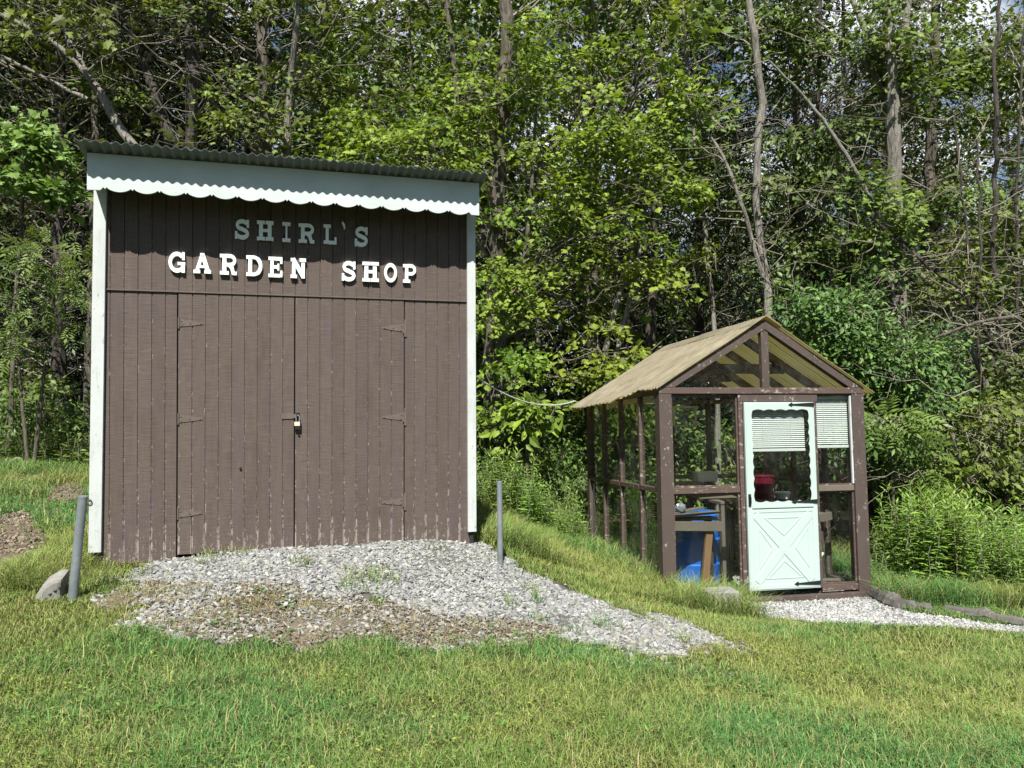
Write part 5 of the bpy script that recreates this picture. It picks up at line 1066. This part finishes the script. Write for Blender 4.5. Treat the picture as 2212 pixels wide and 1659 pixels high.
for y0, y1, dens in ((2.5, 4.2, 13000), (4.2, 6, 9000), (6, 8.2, 4600), (8.2, 11.2, 2400)):
    ar = (1.4 * y1 + 5.6) * (y1 - y0); x, y, r = sample(int(ar * dens), y0, y1, int(y0 * 10))
    # keep samples even per area: reject by width
    kx = r.random(len(x)) < (.70 * y + 2.8) / (.70 * y1 + 2.8); x, y = x[kx], y[kx]
    g1 = smooth_in(x, y, POLY_GREY, .10, 11); g2 = smooth_in(x, y, POLY_WHITE, .05, 13); dr2 = smooth_in(x, y, POLY_DRY, .32, 12) & ~g1
    so2 = np.zeros(len(x), bool)
    for k, p_ in enumerate(POLY_SOIL): so2 |= smooth_in(x, y, p_, .12, 30 + k)
    b1, b2 = in_building(x, y, .01); cl = fbm(x * 1.6, y * 1.6, 50); tuft = fbm(x * 5, y * 5, 51)
    keep = ~b1 & ~b2
    keep &= ~(g1 & (r.random(len(x)) > np.where((tuft > .64) & (cl > .42), .30, .006))); keep &= ~(g2 & (r.random(len(x)) > .012))
    keep &= ~(dr2 & (r.random(len(x)) > np.where(tuft > .46, .60, .20))); keep &= ~(so2 & (r.random(len(x)) > .06))
    keep &= (y < 10.9 + .4 * np.sin(x * 1.3)) | (r.random(len(x)) < .3)
    x, y, cl, tuft, dr2, g1, so2 = (v[keep] for v in (x, y, cl, tuft, dr2, g1, so2)); n = len(x)
    # height: short mown lawn in front, long grass on the bank and round the posts
    q2 = np.stack([x - GH.o[0], y - GH.o[1]], -1) @ GH.R[:2, :2]; q1 = np.stack([x - SH.o[0], y - SH.o[1]], -1) @ SH.R[:2, :2]
    bank = np.exp(-np.maximum(0, -q2[:, 0]) / .45) * (q2[:, 0] < .75) * (q2[:, 1] > -.75) + np.exp(-((q1[:, 0] - 3.6) / .5) ** 2) * (q1[:, 1] > .2)
    bank += .8 * np.exp(-((x + 3.45) / .35) ** 2) * (y > 5.35) + 1.0 * (y > 8.6) * (x > 3.9) + .5 * (y > 8.5) * (x < -2); bank += .9 * ((x > 3.75) & (y > 7.75))
    bank = np.clip(bank, 0, 1); lawn = (.022 + .052 * cl + .10 * np.maximum(0, tuft - .55)) * (.5 + .9 * r.random(n)); lg = r.random(n) < .04; lawn[lg] *= 2.1
    h = lawn * (1 - bank) + bank * (.10 + .20 * r.random(n) + .10 * cl); h[g1] = .05 + .09 * r.random(g1.sum()); h[dr2] *= .8
    wd = (.0019 + .0004 * y) * (.7 + .7 * r.random(n))
    u = np.clip((cl - .38) * 3.2 + .25 * r.standard_normal(n), 0, 1)[:, None]; c = np.array((.25, .30, .080)) * (1 - u) + np.array((.16, .265, .062)) * u
    lush = np.clip((fbm(x * .55 + 4, y * .9, 60) - .50) * 6, 0, 1)[:, None]; c = c * (1 - lush * .75) + np.array((.085, .25, .072)) * lush * .75
    c = np.where((r.random(n) < .13)[:, None], np.array((.40, .35, .17)), c); c = np.where((r.random(n) < .08)[:, None], np.array((.34, .37, .11)), c)
    edge = np.clip(fbm(x * 2, y * 2, 70) * 1.6 - .5, 0, 1); dd = dr2 & (r.random(n) < .65); c[dd] = np.array((.34, .285, .165))
    c *= (.55 + .85 * r.random((n, 1)))
    XS.append(x); YS.append(y); HS.append(h); WS.append(wd); CS.append(c)
blades('grass', 'yellow green mown lawn with longer grass round the buildings', *(np.concatenate(v) for v in (XS, YS, HS, WS)), np.concatenate(CS), 90, lean=1.0)
# small broad leaves (clover, plantain) through the lawn
r = np.random.default_rng(33); n = 34000; y = 2.6 + 5.2 * r.random(n) ** 1.1; x = (r.random(n) * 2 - 1) * (.7 * y + .8); cl = fbm(x * 1.3 + 7, y * 1.3, 81)
ok = (cl > .50) & ~smooth_in(x, y, POLY_GREY, .1, 11) & ~smooth_in(x, y, POLY_WHITE, .05, 13) & ~smooth_in(x, y, POLY_DRY, .15, 12); b1, b2 = in_building(x, y); ok &= ~b1 & ~b2; x, y = x[ok], y[ok]; n = len(x)
# rosettes of broader weeds
m = 230; cy = 2.8 + 5 * r.random(m); cx = (r.random(m) * 2 - 1) * .7 * cy; okr = ~smooth_in(cx, cy, POLY_GREY, .1, 11) & ~smooth_in(cx, cy, POLY_WHITE, .05, 13); okr &= ~in_building(cx, cy)[1] & ~in_building(cx, cy)[0]; cx, cy = cx[okr], cy[okr]; m = len(cx)
ra = r.random((m, 9)) * 6.28; rx, ry = (cx[:, None] + .02 * np.cos(ra)).ravel(), (cy[:, None] + .02 * np.sin(ra)).ravel()
V2, T2, k = place(OVATE, np.stack([rx, ry, gz(rx, ry) + .022], 1), np.stack([np.cos(ra).ravel(), np.sin(ra).ravel(), np.full(m * 9, .25)], 1), np.array((0, 0, 1)) + r.standard_normal((m * 9, 3)) * .2, .018 + .028 * r.random(m * 9))
C2 = np.repeat(np.array((.11, .22, .05)) * (.6 + .7 * r.random((m * 9, 1))), k, 0)
V, T, k = place(OVATE, np.stack([x, y, gz(x, y) + .02 + .03 * r.random(n)], 1), np.concatenate([r.standard_normal((n, 2)), r.random((n, 1)) * .5], 1), np.array((0, -.1, 1)) + r.standard_normal((n, 3)) * .35, .009 + .016 * r.random(n) ** 2)
cc = np.where((r.random(n) < .5)[:, None], np.array((.15, .25, .045)), np.array((.24, .29, .055))) * (.7 + .6 * r.random((n, 1)))
prop(trimesh('clover', np.concatenate([V, V2]), np.concatenate([T, T2 + len(V)]), M['grass'], colr=np.concatenate([np.repeat(cc, k, 0), C2])), 'low clover and broad leaves growing through the lawn', 'clover', kind='stuff')

# dead straw and leaf crumbs lying flat on the dry strip
r = np.random.default_rng(61); pa = np.array(POLY_DRY); lo, hi = pa.min(0) - .3, pa.max(0) + .3; n = 60000
x = lo[0] + (hi[0] - lo[0]) * r.random(n); y = lo[1] + (hi[1] - lo[1]) * r.random(n); ok = smooth_in(x, y, POLY_DRY, .28, 12) & (r.random(n) < np.clip(fbm(x * 2.2, y * 2.2, 62) * 3 - 1.2, .04, .8) * ~smooth_in(x, y, POLY_GREY, .2, 11)); x, y = x[ok], y[ok]; n = len(x)
V, T, k = place(LANCE, np.stack([x, y, gz(x, y) + .012 + .018 * r.random(n)], 1), np.concatenate([r.standard_normal((n, 2)), r.normal(0, .25, (n, 1))], 1), np.array((0, -.1, 1)) + r.standard_normal((n, 3)) * .5, .012 + .045 * r.random(n) ** 2)
cc = np.array([(.28, .23, .15), (.22, .165, .11), (.34, .30, .21), (.17, .115, .08), (.27, .23, .165)])[r.integers(0, 5, n)] * (.6 + .7 * r.random((n, 1)))
prop(trimesh('dead_straw', V, T, M['grass'], colr=np.repeat(cc, k, 0)), 'dead straw and crumbled brown leaves on the dry strip below the gravel', 'straw', kind='stuff')
